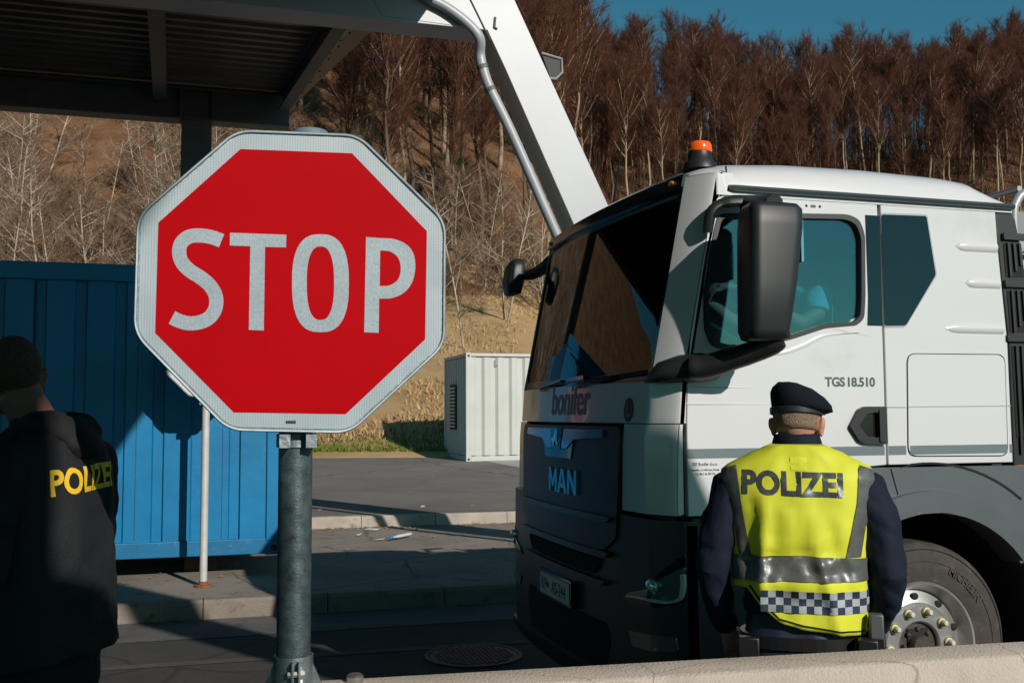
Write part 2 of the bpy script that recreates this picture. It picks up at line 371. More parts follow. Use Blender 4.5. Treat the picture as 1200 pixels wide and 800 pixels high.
# green grass edge strip
mb = MB(); random.seed(3)
for _ in range(9000):
    u = random.uniform(-8, 9); v = 26.0 + random.random() ** 1.6 * 2.2; X, Y = uv(u, v); z = hill(u, v)
    h = random.uniform(.05, .13) * (1.2 - (v - 26) * .3); a = random.uniform(0, 6.28); wd = random.uniform(.008, .02)
    dx, dy = math.cos(a) * wd, math.sin(a) * wd; lx, ly = random.uniform(-.04, .04), random.uniform(-.04, .04)
    mb.add([(X-dx, Y-dy, z-.01), (X+dx, Y+dy, z-.01), (X+lx, Y+ly, z+h)], [(0, 1, 2)])
g = obj('grass_verge', mb, greeng, fix=False); g['kind'] = 'stuff'; g['label'] = 'narrow strip of fresh green grass along the edge of the asphalt'
mb = MB()
for _ in range(26000):
    v = 27 + random.random() ** 1.3 * 42; u = random.uniform(-.42, .2) * v
    if nz(u * .4, v * .4, 2) < -.15: continue
    X, Y = uv(u, v); z = hill(u, v); h = random.uniform(.06, .26); a = random.uniform(0, 6.28); wd = random.uniform(.02, .05)
    dx, dy = math.cos(a) * wd, math.sin(a) * wd; lx, ly = random.uniform(-.15, .15), random.uniform(-.15, .15)
    mb.add([(X-dx, Y-dy, z-.01), (X+dx, Y+dy, z-.01), (X+lx, Y+ly, z+h)], [(0, 1, 2)])
g = obj('dry_grass', mb, blade_dry, fix=False); g['kind'] = 'stuff'; g['label'] = 'dry tan grass tufts covering the lower hillside'
# ------------------------------------------------------------------ trees
def branch(tb, cb, p, d, L, r, lvl, rng, maxl, up, twist=.25, cut=1):
    seg = 4 if lvl == 0 else 3; pts = [p.copy()]; rr = [r]; q = p.copy(); dd = d.copy()
    for i in range(seg):
        dd = (dd + Vector((rng.uniform(-1, 1), rng.uniform(-1, 1), rng.uniform(-.5, .5))) * twist * (.35 if lvl == 0 else .6) + Vector((0, 0, up * .12))).normalized()
        q = q + dd * L / seg; pts.append(q.copy()); rr.append(r * (1 - .72 * (i + 1) / seg))
    (tb if lvl <= cut else cb).tube(pts, rr, 6 if lvl == 0 else (4 if lvl == 1 else 3), cap=False)
    return pts, rr
def twig(cb, p, d, L, r, rng):
    q = p + d * L * .5 + Vector((rng.uniform(-1, 1), rng.uniform(-1, 1), rng.uniform(-.3, 1))) * L * .1
    e = p + d * L; s = d.cross(Vector((rng.uniform(-1, 1), rng.uniform(-1, 1), rng.uniform(-1, 1)))).normalized() * r
    t = d.cross(s).normalized() * r
    cb.add([p - s, p + s, p + t, q - s * .6, q + s * .6, q + t * .6, e], [(0,1,4,3), (1,2,5,4), (2,0,3,5), (3,4,6), (4,5,6), (5,3,6)])
def rdir(rng, d, a):
    v = Vector((rng.uniform(-1, 1), rng.uniform(-1, 1), rng.uniform(-1, 1))).normalized(); return (d + v * a).normalized()
def forest_tree(seed, H, dens=1.0, low=.45, tw=.0125):
    rng = random.Random(seed); tb = MB(); cb = MB(); pts = [Vector((0, 0, -.6))]; rr = [H * .0105]; n = 8; p = Vector((0, 0, 0)); ln = Vector((rng.uniform(-.08, .08), rng.uniform(-.08, .08), 1))
    for i in range(1, n + 1):
        p = Vector((ln.x * i * H / n * .9 + rng.uniform(-.12, .12), ln.y * i * H / n * .9 + rng.uniform(-.12, .12), i * H / n * .93)); pts.append(p); rr.append(H * .0085 * (1 - .9 * i / n) + .011)
    tb.tube(pts, rr, 7, cap=False)
    nb = int(17 * dens)
    for b in range(nb):
        f = low + (1 - low) * (b + rng.random()) / nb * .97; k = f * n; i = min(n - 1, int(k)); base = pts[i].lerp(pts[i + 1], k - i)
        if i == 0: base = Vector((0, 0, f * H))
        a = rng.uniform(0, 6.28); L = H * (.225 - .14 * abs(f - .68) / .35) * rng.uniform(.7, 1.15); L = max(L, H * .07)
        d = Vector((math.cos(a), math.sin(a), rng.uniform(.9, 2.1))).normalized()
        bp, br = branch(tb, cb, base, d, L, H * .0032, 1, rng, 3, .6)
        for s in range(7):
            kk = (s + rng.random()) / 7 * 3; ii = min(2, int(kk)); q = bp[ii].lerp(bp[ii + 1], kk - ii); d2 = rdir(rng, (bp[ii+1] - bp[ii]).normalized(), .8); d2.z += .25; d2.normalize()
            sp, sr = branch(tb, cb, q, d2, L * rng.uniform(.3, .55), .022, 2, rng, 3, .5)
            for t in range(int(11 * dens)):
                k3 = rng.random() * 2.99; i3 = int(k3); q3 = sp[i3].lerp(sp[i3 + 1], k3 - i3); d3 = rdir(rng, (sp[i3+1] - sp[i3]).normalized(), .85); d3.z += .2; d3.normalize()
                twig(cb, q3, d3, rng.uniform(.5, 1.25) * H / 17, tw, rng)
    # stray dead side shoots low on the stem
    for b in range(7):
        f = rng.uniform(.1, low); q = pts[1].lerp(pts[int(low * n) + 1], rng.random()); a = rng.uniform(0, 6.28); twig(tb, q, Vector((math.cos(a), math.sin(a), rng.uniform(.1, .9))).normalized(), rng.uniform(.5, 1.8), .014, rng)
    return tb, cb
def shrub_tree(seed, H, stems=2, tw=.012):
    rng = random.Random(seed); tb = MB(); cb = MB()
    for s in range(stems):
        a = rng.uniform(0, 6.28); d = Vector((math.cos(a) * .22, math.sin(a) * .22, 1)).normalized(); p = Vector((rng.uniform(-.2, .2), rng.uniform(-.2, .2), -.4))
        bp, br = branch(tb, cb, p, d, H, H * .0085, 0, rng, 3, .3, .3)
        for b in range(17):
            kk = .5 + rng.random() * 3.4; ii = min(3, int(kk)); q = bp[ii].lerp(bp[min(4, ii + 1)], kk - ii); a = rng.uniform(0, 6.28)
            d1 = Vector((math.cos(a), math.sin(a), rng.uniform(.4, 1.1))).normalized(); L = H * (.42 - .06 * kk) * rng.uniform(.7, 1.1)
            sp, sr = branch(tb, cb, q, d1, L, H * .0032, 1, rng, 3, .4)
            for t in range(5):
                k3 = rng.random() * 2.99; i3 = int(k3); q3 = sp[i3].lerp(sp[i3+1], k3 - i3); d3 = rdir(rng, (sp[i3+1] - sp[i3]).normalized(), .8)
                tp, tr = branch(tb, cb, q3, d3, L * .45, .012, 2, rng, 3, .4, cut=2)
                for z in range(7):
                    k4 = rng.random() * 2.99; i4 = int(k4); q4 = tp[i4].lerp(tp[i4+1], k4 - i4); twig(cb, q4, rdir(rng, (tp[i4+1] - tp[i4]).normalized(), .8), rng.uniform(.35, .8), tw, rng)
    return tb, cb
def mesh_of(name, mb, m):
    me = bpy.data.meshes.new(name); me.from_pydata(mb.v, [], mb.f); me.materials.append(m); me.shade_smooth(); return me
TV = []
for k in range(7):
    tb, cb = forest_tree(100 + k, 17, 1.55 if k < 5 else 1.8, .42 + .05 * (k % 3)); TV.append((mesh_of('trunk', tb, barkm if k % 3 else barkd), mesh_of('crown', cb, twigm)))
SV = []
for k in range(5):
    tb, cb = shrub_tree(200 + k, 8.5, 1 + k % 3); SV.append((mesh_of('trunk', tb, birch), mesh_of('crown', cb, twigb)))
LV = []
for k in range(4):      # edge trees: tan bare trees
    tb, cb = shrub_tree(300 + k, 6.0, 3, .014); LV.append((mesh_of('trunk', tb, barkd), mesh_of('crown', cb, twigb)))
def plant(kind, var, u, v, s, label, catg, group, sink=.2):
    X, Y = uv(u, v); r = thing(kind, label, catg, (X, Y, hill(u, v) - sink), group)
    r.rotation_euler = (random.uniform(-.05, .05), random.uniform(-.05, .05), random.uniform(0, 6.28)); r.scale = (s, s, s * random.uniform(.92, 1.1))
    for nm, me in zip(('trunk', 'crown'), var): o = bpy.data.objects.new(nm, me); COL.objects.link(o); o.parent = r
    return r
random.seed(11); pos = []
def free(u, v, d):
    for a, b in pos:
        if (a - u) ** 2 + (b - v) ** 2 < d * d: return False
    pos.append((u, v)); return True
n = 0; tries = 0
while n < 288 and tries < 20000:
    tries += 1; r = random.uniform(-.42, .56); fe = forest_edge(r); v = fe + random.random() ** 1.15 * (VC + 2 - fe) * .93
    if r < -.17: v = random.uniform(80, 125)
    if r < -.17 and random.random() < .62: continue
    u = r * v
    if not free(u, v, 1.9): continue
    right = r > .06
    s = random.uniform(.86, 1.12) * (.76 if right else 1.05)
    plant('forest_tree', random.choice(TV), u, v, s, 'bare slender tree in the dense leafless wood that covers the hill', 'tree', 'bare trees of the hillside wood'); n += 1
# far part of the wood: one mass
def mass(count, kind, rfun, nm, lab, meshes):
    mb = MB()
    for _ in range(count):
        tb, cb = random.choice(meshes); u, v, s = rfun(); X, Y = uv(u, v); z = hill(u, v) - .2; a = random.uniform(0, 6.28); c, q = math.cos(a) * s, math.sin(a) * s
        for src, mi in ((tb, 0), (cb, 1)):
            mb.add([(X + x*c - y*q, Y + x*q + y*c, z + zz * s) for x, y, zz in src.v], src.f, mi)
    return mb
far = [forest_tree(500 + k, 17, .85, .38, .019) for k in range(2)]
def rf():
    r = random.uniform(-.4, .62); return r * (v := random.uniform(90 if r > .05 else (76 if r < -.15 else 98), 136)), v, random.uniform(.8, 1.05) * (.72 if r > .06 else 1.0)
wm = mass(330, 0, rf, '', '', far); rng = random.Random(77)
for _ in range(34000):          # saplings and thicket between the stems
    r = rng.uniform(-.42, .62); v = rng.uniform(86, 134) if r > .04 else rng.uniform(112, 132); u = r * v; X, Y = uv(u, v); a = rng.uniform(0, 6.28)
    if r < .04 and rng.random() < .75: continue
    k = len(wm.f); twig(wm, Vector((X, Y, hill(u, v) + rng.uniform(0, 2.5))), Vector((math.cos(a) * .35, math.sin(a) * .35, 1)).normalized(), rng.uniform(1.2, 3.6), .022, rng)
    if rng.random() < .8: wm.m[k:] = [1] * (len(wm.f) - k)
g = obj('distant_wood', wm, [barkd, twigm], fix=False, smooth=True); g['kind'] = 'stuff'; g['label'] = 'far rows of the bare wood along the crest of the hill'
# pale young trees left of the sign and at the wood's edge
for k, (px, v, s, lab) in enumerate([
    (18, 36, .80, 'pale bare tree at the left edge of the photo above the blue container'),
    (66, 39, .92, 'tall white-barked bare tree above the left policeman'),
    (110, 42, .85, 'pale bare tree with forked stems behind the canopy beam'),
    (150, 37, .78, 'white branching bare tree just left of the canopy column'),
    (182, 34, .82, 'white bare tree beside the left corner of the large stop sign'),
    (232, 44, .8, 'pale bare tree behind the canopy column'),
    (372, 44, .8, 'pale bare bushy tree above the top of the large stop sign'),
    (405, 50, .95, 'pale bare tree under the end of the canopy roof'),
    (548, 41, .72, 'pale spreading bare tree between the stop sign and the truck'),
    (590, 46, .8, 'pale bare tree left of the foot of the slanting canopy leg'),
    (520, 49, .8, 'pale bare tree at the wood edge right of the stop sign'),
    (640, 52, .8, 'pale bare tree behind the slanting canopy leg')]):
    plant('pale_tree', SV[k % 5], (px - 600) / FPX * v, v, s, lab, 'tree', 'pale young trees at the foot of the wood')
for k in range(34):
    px = random.uniform(-30, 350) if k < 28 else random.uniform(365, 650); v = random.uniform(44, 76) if k < 28 else random.uniform(52, 62)
    plant('pale_tree', SV[k % 5], (px - 600) / FPX * v, v, random.uniform(.75, 1.15), 'bare pale-stemmed tree standing among many like it on the brown slope', 'tree', 'bare pale trees on the slope')
random.seed(5)
for k in range(96):
    px = random.uniform(-40, 345) if k < 70 else random.uniform(360, 660); v = random.uniform(40, 70) if k < 70 else random.uniform(50, 64)
    plant('brush_shrub', LV[k % 4], (px - 600) / FPX * v, v, random.uniform(.4, .8), 'low bare brown shrub scattered on the rusty slope below the wood', 'shrub', 'bare shrubs on the slope')
mb = MB(); rng = random.Random(9)
for _ in range(52000):
    r = rng.uniform(-.52, .55); v = rng.uniform(40, 128); u = r * v; fe = forest_edge(r)
    if v < fe - 3 or nz(u * .13, v * .13, 7) < -.12 + (.2 if r < -.2 else 0): continue
    X, Y = uv(u, v); z = hill(u, v); 
    for q in range(3):
        a = rng.uniform(0, 6.28); twig(mb, Vector((X, Y, z - .05)), Vector((math.cos(a), math.sin(a), rng.uniform(.3, 2))).normalized(), rng.uniform(.4, 1.5), .014, rng)
g = obj('undergrowth', mb, M('bramble', (.12, .06, .036), 1, vs=.25, col2=(.30, .19, .12), spec=.05), fix=False); g['kind'] = 'stuff'; g['label'] = 'tangled dry brambles and brush on the hillside'
# ------------------------------------------------------------------ blue container
CY, CX1, CX0, CB, CT = 10.06, .72, -5.34, .345, 3.05
blue = thing('shipping_container', 'blue steel shipping container half in the canopy shade behind the stop sign', 'container', (-2.3, CY + 1.2, CB))
def corrugated(x0, x1, z0, z1, yf, depth, pitch, face=-1, axis='x', prof=None):
    mb = MB(); pts = []; x = x0; prof = prof or ((0, 0), (.27, 0), (.34, 1), (.62, 1), (.69, 0))
    while x < x1 - 1e-6:
        for f, d in prof:
            X = x + f * pitch
            if X < x1: pts.append((X, d * depth))
        x += pitch
    pts.append((x1, 0)); r = []
    for z in (z0, z1):
        ring = [(X, yf - face * d, z) if axis == 'x' else (yf - face * d, X, z) for X, d in pts] + [(X, yf - face * (d + .02), z) if axis == 'x' else (yf - face * (d + .02), X, z) for X, d in reversed(pts)]
        r.append(ring)
    return mb.loft(r)
obj('side_wall', corrugated(CX0 + .16, CX1 - .16, CB + .13, CT - .16, CY + .03, .035, .345, prof=((0, 0), (.62, 0), (.66, 1), (.9, 1), (.94, 0))), bluec, blue)
mb = MB(); mb.box((CX0 + .05, CY + .1, CB + .1), (CX1 - .05, CY + 2.38, CT - .04)); obj('body', mb, bluec, blue)
mb = MB(); mb.box((CX0 + .16, CY, CB), (CX1 - .16, CY + .12, CB + .145)); mb.box((CX0 + .16, CY + 2.3, CB), (CX1 - .16, CY + 2.42, CB + .145)); obj('bottom_rail', mb, bluerust, blue, bevel=.008)
mb = MB(); mb.box((CX0 + .16, CY, CT - .16), (CX1 - .16, CY + .1, CT)); obj('top_rail', mb, bluec, blue, bevel=.008)
for x in (CX0, CX1 - .17):
    for y in (CY - .004, CY + 2.25):
        mb = MB(); mb.box((x, y, CB - .01), (x + .17, y + .17, CB + .12)); mb.box((x + .01, y + .01, CB + .12), (x + .16, y + .16, CT - .12)); mb.box((x, y, CT - .12), (x + .17, y + .17, CT + .01))
        o = obj('corner_post', mb, bluec, blue, bevel=.006)
        mb = MB(); mb.tube([(x + .085, y - .003, CB + .055), (x + .085, y + .004, CB + .055)], .032, 12); obj('corner_hole', mb, black, o)
tim = M('dark_timber', (.06, .045, .035), .9, var=.3)
for x in (CX0 + .3, CX1 - .9): mb = MB(); mb.box((x, CY + .4, .15), (x + .3, CY + 2.1, CB - .001)); obj('support_block', mb, tim, blue)
mb = MB()
for x in (-1.5, -.62, .15): mb.box((x, CY + .026, CB + .16), (x + .006, CY + .05, CT - .18))
obj('panel_seam', mb, M('seam_blue', (.01, .06, .14), .6), blue)
# ------------------------------------------------------------------ pale container behind
gl = (5.80, 23.30); YW = rad(-16.6)
g0 = Vector((5.82, 23.31, .53)); wd = Vector((1, 0, 0)); dp = Vector((0, 1, 0)) 
# width direction follows the long side; the short end faces left
gc = thing('site_container', 'pale grey corrugated container with a louvred end on the lot by the slope', 'container', tuple(g0 + wd * 1.5 + dp * 1.2))
def G(a, b, z): p = g0 + wd * a + dp * b; return Vector((p.x, p.y, .53 + z))
def gbox(mb, a0, b0, z0, a1, b1, z1): 
    c = [G(a, b, z) for z in (z0, z1) for a, b in ((a0, b0), (a1, b0), (a1, b1), (a0, b1))]
    mb.add(c, [(0,3,2,1),(4,5,6,7),(0,1,5,4),(1,2,6,5),(2,3,7,6),(3,0,4,7)])
HT = 2.56; LN = 3.2; DP = 2.3
mb = MB(); p = []; x = .12
while x < LN - .14:
    for f, d in ((0, 0), (.12, .0), (.2, .045), (.34, .045), (.42, 0)): p.append((x + f * .8, d))
    x += .336
rs = [[G(a, .02 + d, z) for a, d in p] + [G(a, .04 + d, z) for a, d in reversed(p)] for z in (.16, HT - .1)]
mb.loft(rs); obj('side_wall', mb, greyc, gc)
mb = MB(); p = []; x = .12
while x < DP - .14:
    for f, d in ((0, 0), (.1, .0), (.16, .04), (.26, .04), (.32, 0)): p.append((x + f * .8, d))
    x += .256
rs = [[G(.02 + d, a, z) for a, d in p] + [G(.04 + d, a, z) for a, d in reversed(p)] for z in (.16, HT - .1)]
mb.loft(rs); obj('end_wall', mb, greyc, gc)
mb = MB(); gbox(mb, .08, .08, .08, LN - .08, DP - .05, HT - .03); obj('body', mb, greyc, gc)
mb = MB()
for a in (0, LN - .13):
    for b in (0, DP - .13): gbox(mb, a, b, 0, a + .13, b + .13, HT)
gbox(mb, .13, .005, 0.01, LN - .13, .1, .14); gbox(mb, .13, .005, HT - .08, LN - .13, .08, HT - .005); gbox(mb, .005, .13, .01, .1, DP - .13, .14); gbox(mb, .005, .13, HT - .08, .08, DP - .13, HT - .005)
obj('frame', mb, greyc, gc, bevel=.008)
mb = MB()
for a in (.065,):
    for z in (.07, HT - .07): p0 = G(a, -.004, z); mb.tube([p0, p0 + dp * .01], .03, 10)
obj('corner_hole', mb, black, gc)
lv = MB(); fr = MB(); gbox(fr, -.012, 1.02, .75, .018, 1.62, 1.85)
for i in range(12): gbox(lv, -.03, 1.06, .80 + i * .085, -.013, 1.58, .84 + i * .085)
fo = obj('louvre', fr, M('dark_recess', (.04, .038, .034), .8), gc); obj('slat', lv, greyc, fo)
dr = MB(); gbox(dr, 2.0, -.02, .2, 2.85, .018, 2.1); d_ = obj('door', dr, greyc, gc, bevel=.01)
mb = MB(); gbox(mb, 2.04, -.032, 1.7, 2.07, -.02, 1.9); gbox(mb, 2.04, -.032, .4, 2.07, -.02, .6); gbox(mb, 1.965, -.01, .2, 1.985, .018, 2.1); obj('hinge', mb, M('hinge_dark', (.08, .08, .07), .6), d_)
mb = MB(); gbox(mb, .72, -.002, 2.27, .735, .012, 2.42); gbox(mb, .72, -.002, 2.26, .78, .012, 2.275); obj('hook', mb, M('hook_dark', (.15, .15, .14), .6), gc)
# ------------------------------------------------------------------ canopy
cp = thing('canopy', 'dark steel border station canopy with corrugated roof and slanting pale legs', 'canopy', (-2, 9.6, 0))
ZB = 5.40; ZR = 5.86
RE = 2.12       # right-hand edge of the roof
mb = MB()
def ibeam(mb, p, q, h, wd_, t=.02, fl=.03):
    p = Vector(p); q = Vector(q); mb.bar(p, q, t, h - 2 * fl)
    up = Vector((0, 0, 1)) * (h / 2 - fl / 2); mb.bar(p + up, q + up, wd_, fl); mb.bar(p - up, q - up, wd_, fl)
def roofx(Y): return interp([(-4.2, 2.2), (-2.5, RE), (9, RE), (9.8, 1.55), (13.6, 1.02)], Y) if Y > 9 or Y < -2 else RE
# corrugated deck (profile along Y, ridges run along X)
pts = []; y = -14.0
while y < 14.6:
    for f, d in ((0, 0), (.07, 0), (.1, .045), (.17, .045), (.2, 0)): pts.append((y + f, d))
    y += .2
mb = MB(); rings = []
for e in (0, 1):
    rings.append([(-16 if e == 0 else roofx(Y), Y, ZR + .0 + d) for Y, d in pts] + [(-16 if e == 0 else roofx(Y), Y, ZR + .07 + d) for Y, d in reversed(pts)])
mb.loft(rings); obj('roof_deck', mb, deckm, cp)
for y0, nm in ((13.5, 0),):
    mb = MB(); ibeam(mb, (-16, 13.5, ZB + .2), (.98, 13.5, ZB + .2), .42, .26); b = obj('beam', mb, canopyd, cp, bevel=.003)
    mb = MB()
    for x in (-.37, .02): mb.box((x - .012, 13.37, ZB + .02), (x + .012, 13.48, ZB + .38))
    obj('stiffener', mb, canopyd, b)
mb = MB(); mb.box((-.36, 13.36, .2), (.01, 13.7, ZB - .012)); obj('column', mb, canopyd, cp, bevel=.01)
mb = MB(); mb.box((-7.36, 13.36, .2), (-6.99, 13.7, ZB - .012)); obj('column', mb, canopyd, cp, bevel=.01)
for x0 in (-3.2, -.62, ):
    for (ya, yb) in ((9.82, 13.36),): mb = MB(); ibeam(mb, (x0 + .10, ya, ZR - .14), (x0, yb, ZR - .14), .26, .16); obj('purlin', mb, canopyd, cp)
mb = MB(); ibeam(mb, (1.30, 9.82, ZR - .14), (.90, 13.36, ZR - .14), .26, .14); obj('purlin', mb, canopyd, cp)
mb = MB(); mb.loft([[(roofx(Y) - .20, Y, ZR - .04), (roofx(Y) + .04, Y, ZR - .04), (roofx(Y) + .04, Y, ZR + .2), (roofx(Y) + .01, Y, ZR + .2), (roofx(Y) + .01, Y, ZR - .01), (roofx(Y) - .2, Y, ZR - .01)] for Y in (-14, -4.2, -2.5, 9, 9.8, 13.6)]); fl = obj('edge_flashing', mb, soffit, cp)
mb = MB(); 
for i in range(9):
    Y = 9.9 + i * .45; mb.box((roofx(Y) - .2, Y, ZR - .046), (roofx(Y) + .045, Y + .012, ZR - .039)); mb.ball((roofx(Y) + .03, Y + .2, ZR - .045), .014, 5)
obj('seam', mb, M('seam_dark', (.1, .08, .06), .6), fl)
# gantry frame: beam, leg, drain pipe; two of them
def gantry(yc, dx=0, th=.175, pipe=True):
    y0, y1 = yc - th, yc + th
    P = lambda x, y: (onY(x, y, 9.46).x + dx, onY(x, y, 9.46).z)
    mb = MB(); mb.box((-16, y0, ZB), (2.4 + dx, y1, ZR + .35 if yc > 5 else ZR - .05)); obj('beam', mb, canopyw, cp, bevel=.006)
    a = P(592, 81); b = P(672, 263); c = P(710.5, 236); d = P(633, 66); e = P(600, 0)
    def ext(p, q, z): t = (z - p[1]) / (q[1] - p[1]); return (p[0] + (q[0] - p[0]) * t, z)
    bl = ext(a, b, .02); br = ext(d, c, .02); tr = ext(d, c, 6.5)
    prof = [bl, br, tr, (tr[0] - 1.6, 6.5), (P(555, 57)[0] - .9, ZB + .03), (P(571, 62)[0], ZB - .0), a]
    mb = MB(); mb.loft([[(x, y, z) for x, z in prof] for y in (y0 - .004, y1 + .004)]); lg = obj('leg', mb, canopyw, cp, bevel=.006)
    if not pipe: return
    q = [P(*p) for p in ((478, -22), (495, -3), (522, 12), (546, 30), (560, 47), (563, 62), (566, 78), (575, 104), (600, 155), (651, 270))]
    q.append(ext(q[-2], q[-1], .3))
    q3 = [(x, y0 - .055 if i < 5 else y0 + .02, z) for i, (x, z) in enumerate(q)]
    mb = MB(); mb.tube(cat(q3, 4), .052, 14); pp = obj('drain_pipe', mb, canopyw, cp, smooth=True)
    for i in (6, 7): mb = MB(); p = q3[i]; n_ = Vector(q3[i + 1]) - Vector(q3[i]); n_.normalize(); mb.tube([Vector(p) - n_ * .02, Vector(p) + n_ * .02], .058, 14); obj('pipe_clip', mb, canopyd, pp)
    for (p_, q_, nm) in (((549, -4), (574, 47), 'cable'), ((580, 21), (579, 33), 'hook')):
        a_, b2 = P(*p_), P(*q_); mb = MB(); mb.tube([(a_[0], y0 - .012, a_[1]), (b2[0], y0 - .012, b2[1])] + ([(b2[0] + .03, y0 - .012, b2[1] - .01)] if nm == 'hook' else []), .006 if nm == 'cable' else .012, 6); obj(nm, mb, canopyd, lg)
    k = ext(d, c, onY(640, 75, 9.46).z); 
    mb = MB(); X, Z = k[0] + .0, k[1]; mb.loft([[(X + p_[0], y, Z + p_[1]) for p_ in ((0, .10), (.19, .06), (.19, -.06), (.13, -.12), (.08, -.12))] for y in (yc - .14, yc + .1)]); lb = obj('lamp_bracket', mb, black, cp)
    mb = MB(); mb.tube([(X + p_[0], yc - .15, Z + p_[1]) for p_ in ((-.01, .115), (.20, .075), (.205, -.065), (.135, -.135), (.06, -.135))], .012, 6); obj('rim', mb, canopyw, lb)
mb = MB(); mb.box((-1.6, -3.2, 0), (1.74, -3.05, ZR - .05)); mb.box((1.742, -3.2, 0), (2.2, -3.05, 4.5)); obj('shade_blocker', mb, canopyd, cp)  # added blocker behind the camera, no canopy part; shades left policeman and pole
gantry(9.635)
gantry(-1.0, .20, .10, False)
# ------------------------------------------------------------------ rear stop sign on its pale pole
rs = thing('rear_stop_sign', 'small octagonal sign on a thin pale pole mostly hidden behind the large stop sign', 'road sign', (-.003, 9.53, .15))
mb = MB(); mb.lathe([(.001, .155), (.033, .155), (.033, 2.5), (.001, 2.51)], (-.003, 9.53, 0)); obj('pole', mb, polew, rs, smooth=True)
mb = MB(); mb.lathe([(.001, .152), (.075, .152), (.075, .168), (.04, .172), (.038, .2), (.001, .2)], (-.003, 9.53, 0)); obj('base_plate', mb, rust, rs, smooth=True)
def octa(cx, cz, R, rot=22.5): return [(cx + R * math.cos(rad(rot + 45 * i)), cz + R * math.sin(rad(rot + 45 * i))) for i in range(8)]
Sg = lambda y: (lambda a, b, o: Vector((a, y - o, b)))
mb = MB(); mb.sheet(rnd(octa(-.003, 2.16, .372), .03), Sg(9.47), 0, .012, 1); obj('sign_plate', mb, galv, rs)
mb = MB(); mb.sheet(rnd(octa(-.003, 2.16, .362), .03), Sg(9.47), .0125, .0145, 1); obj('sign_border', mb, M('white_reflective', (.6, .62, .62), .5), rs)
mb = MB(); mb.sheet(octa(-.003, 2.16, .33), Sg(9.47), .015, .017, 1); obj('sign_face', mb, M('red_reflective_b', (.45, .005, .01), .5), rs)
for z in (1.745, 2.4): mb = MB(); mb.box((-.06, 9.484, z), (.055, 9.575, z + .045)); obj('clamp', mb, galv, rs)
# ------------------------------------------------------------------ concrete barrier
BA, BB = Vector((.43, 2.835)), Vector((2.452, 2.658)); bd = (BB - BA).normalized(); bn = Vector((bd.y, -bd.x))    # bn towards the camera
def barrier(mb, s0, s1):
    prof = [(-.0, .94), (.0, .92), (-.03, .40), (-.16, .16), (-.18, 0), (.38, 0), (.36, .16), (.22, .40), (.175, .905), (.165, .93), (.15, .94)]
    r = []
    for s in (s0, s0 + .02, s1 - .02, s1):
        k = .01 if s in (s0, s1) else 0
        r.append([(BA.x + bd.x * s + bn.x * (o * (1 - 2 * k)), BA.y + bd.y * s + bn.y * o, z - (k if z > .5 else 0)) for o, z in prof])
    return mb.loft(r)
bt = thing('concrete_barrier', 'long beige concrete barrier running across the foreground', 'barrier', (BA.x, BA.y, 0))
mb = MB(); barrier(mb, -.34, 5.8); obj('body', mb, barr, bt, bevel=.012)
mb = MB(); s = .055 - .0; c = onZ(416, 796, .945)
for dx in (0,): mb.lathe([(.001, .0), (.026, 0), (.026, .012), (.0215, .014), (.0215, .03), (.023, .032), (.023, .05), (.018, .055), (.001, .056)], (c.x, c.y, .905), n=20)
tag(obj('metal_stud', mb, steel, smooth=True), 'small shiny metal stud on the end of the concrete barrier', 'stud')
bt2 = MB(); barrier(bt2, -6.0, -.36)
# footing block that carries the big sign, left of the barrier's end
ft = MB(); ft.box((-.12, 2.55, 0), (.40, 3.08, .80))
tag(obj('concrete_footing', ft, barr, bevel=.02), 'concrete footing block under the pole of the large stop sign', 'footing')
# ------------------------------------------------------------------ large stop sign
redf = M('red_reflective', (.41, .0005, .004), .55, var=.06, vs=5, wear=((.50, .06, .06), 42, .72, .04), spec=.04)
def hexmat():
    m = M('white_reflective_hex', (.40, .47, .50), .5, spec=.4); n = m.node_tree.nodes; l = m.node_tree.links; b = n['Principled BSDF']
    tc = n['Texture Coordinate'] if 'Texture Coordinate' in n else n.new('ShaderNodeTexCoord')
    mp = n.new('ShaderNodeMapping'); mp.inputs['Scale'].default_value = (1, 1, 1.6); l.new(tc.outputs['Object'], mp.inputs[0])
    v = n.new('ShaderNodeTexVoronoi'); v.feature = 'DISTANCE_TO_EDGE'; v.inputs['Scale'].default_value = 150; v.inputs['Randomness'].default_value = .15; l.new(mp.outputs[0], v.inputs['Vector'])
    t = n.new('ShaderNodeTexNoise'); t.inputs['Scale'].default_value = 9; t.inputs['Detail'].default_value = 7; l.new(tc.outputs['Object'], t.inputs['Vector'])
    r = n.new('ShaderNodeValToRGB'); r.color_ramp.elements[0].position = .04; r.color_ramp.elements[1].position = .2
    r.color_ramp.elements[0].color = (.27, .34, .38, 1); r.color_ramp.elements[1].color = (.42, .49, .52, 1); l.new(v.outputs['Distance'], r.inputs[0])
    mm = n.new('ShaderNodeMix'); mm.data_type = 'RGBA'; mm.blend_type = 'MULTIPLY'; mm.inputs[0].default_value = .5; l.new(r.outputs[0], mm.inputs[6])
    r2 = n.new('ShaderNodeValToRGB'); r2.color_ramp.elements[0].position = .35; r2.color_ramp.elements[1].position = .65; r2.color_ramp.elements[0].color = (.72, .74, .76, 1); l.new(t.outputs[0], r2.inputs[0]); l.new(r2.outputs[0], mm.inputs[7])
    l.new(mm.outputs[2], b.inputs['Base Color']); return m
hexm = hexmat()
SYP = 2.715
PX, PY = .23, 2.80
st = thing('stop_sign', 'large red octagonal sign reading STOP on a thick galvanised pole in the foreground', 'road sign', (PX, PY, .8))
So = [(277,152),(420,157.5),(522.5,259),(521.5,405),(410,508),(267,505),(156,391.5),(160,252.5)]
Si = [(281.8,175),(412.5,180),(500,271),(498,397.6),(405,485),(274,483),(182,390),(185.7,261)]
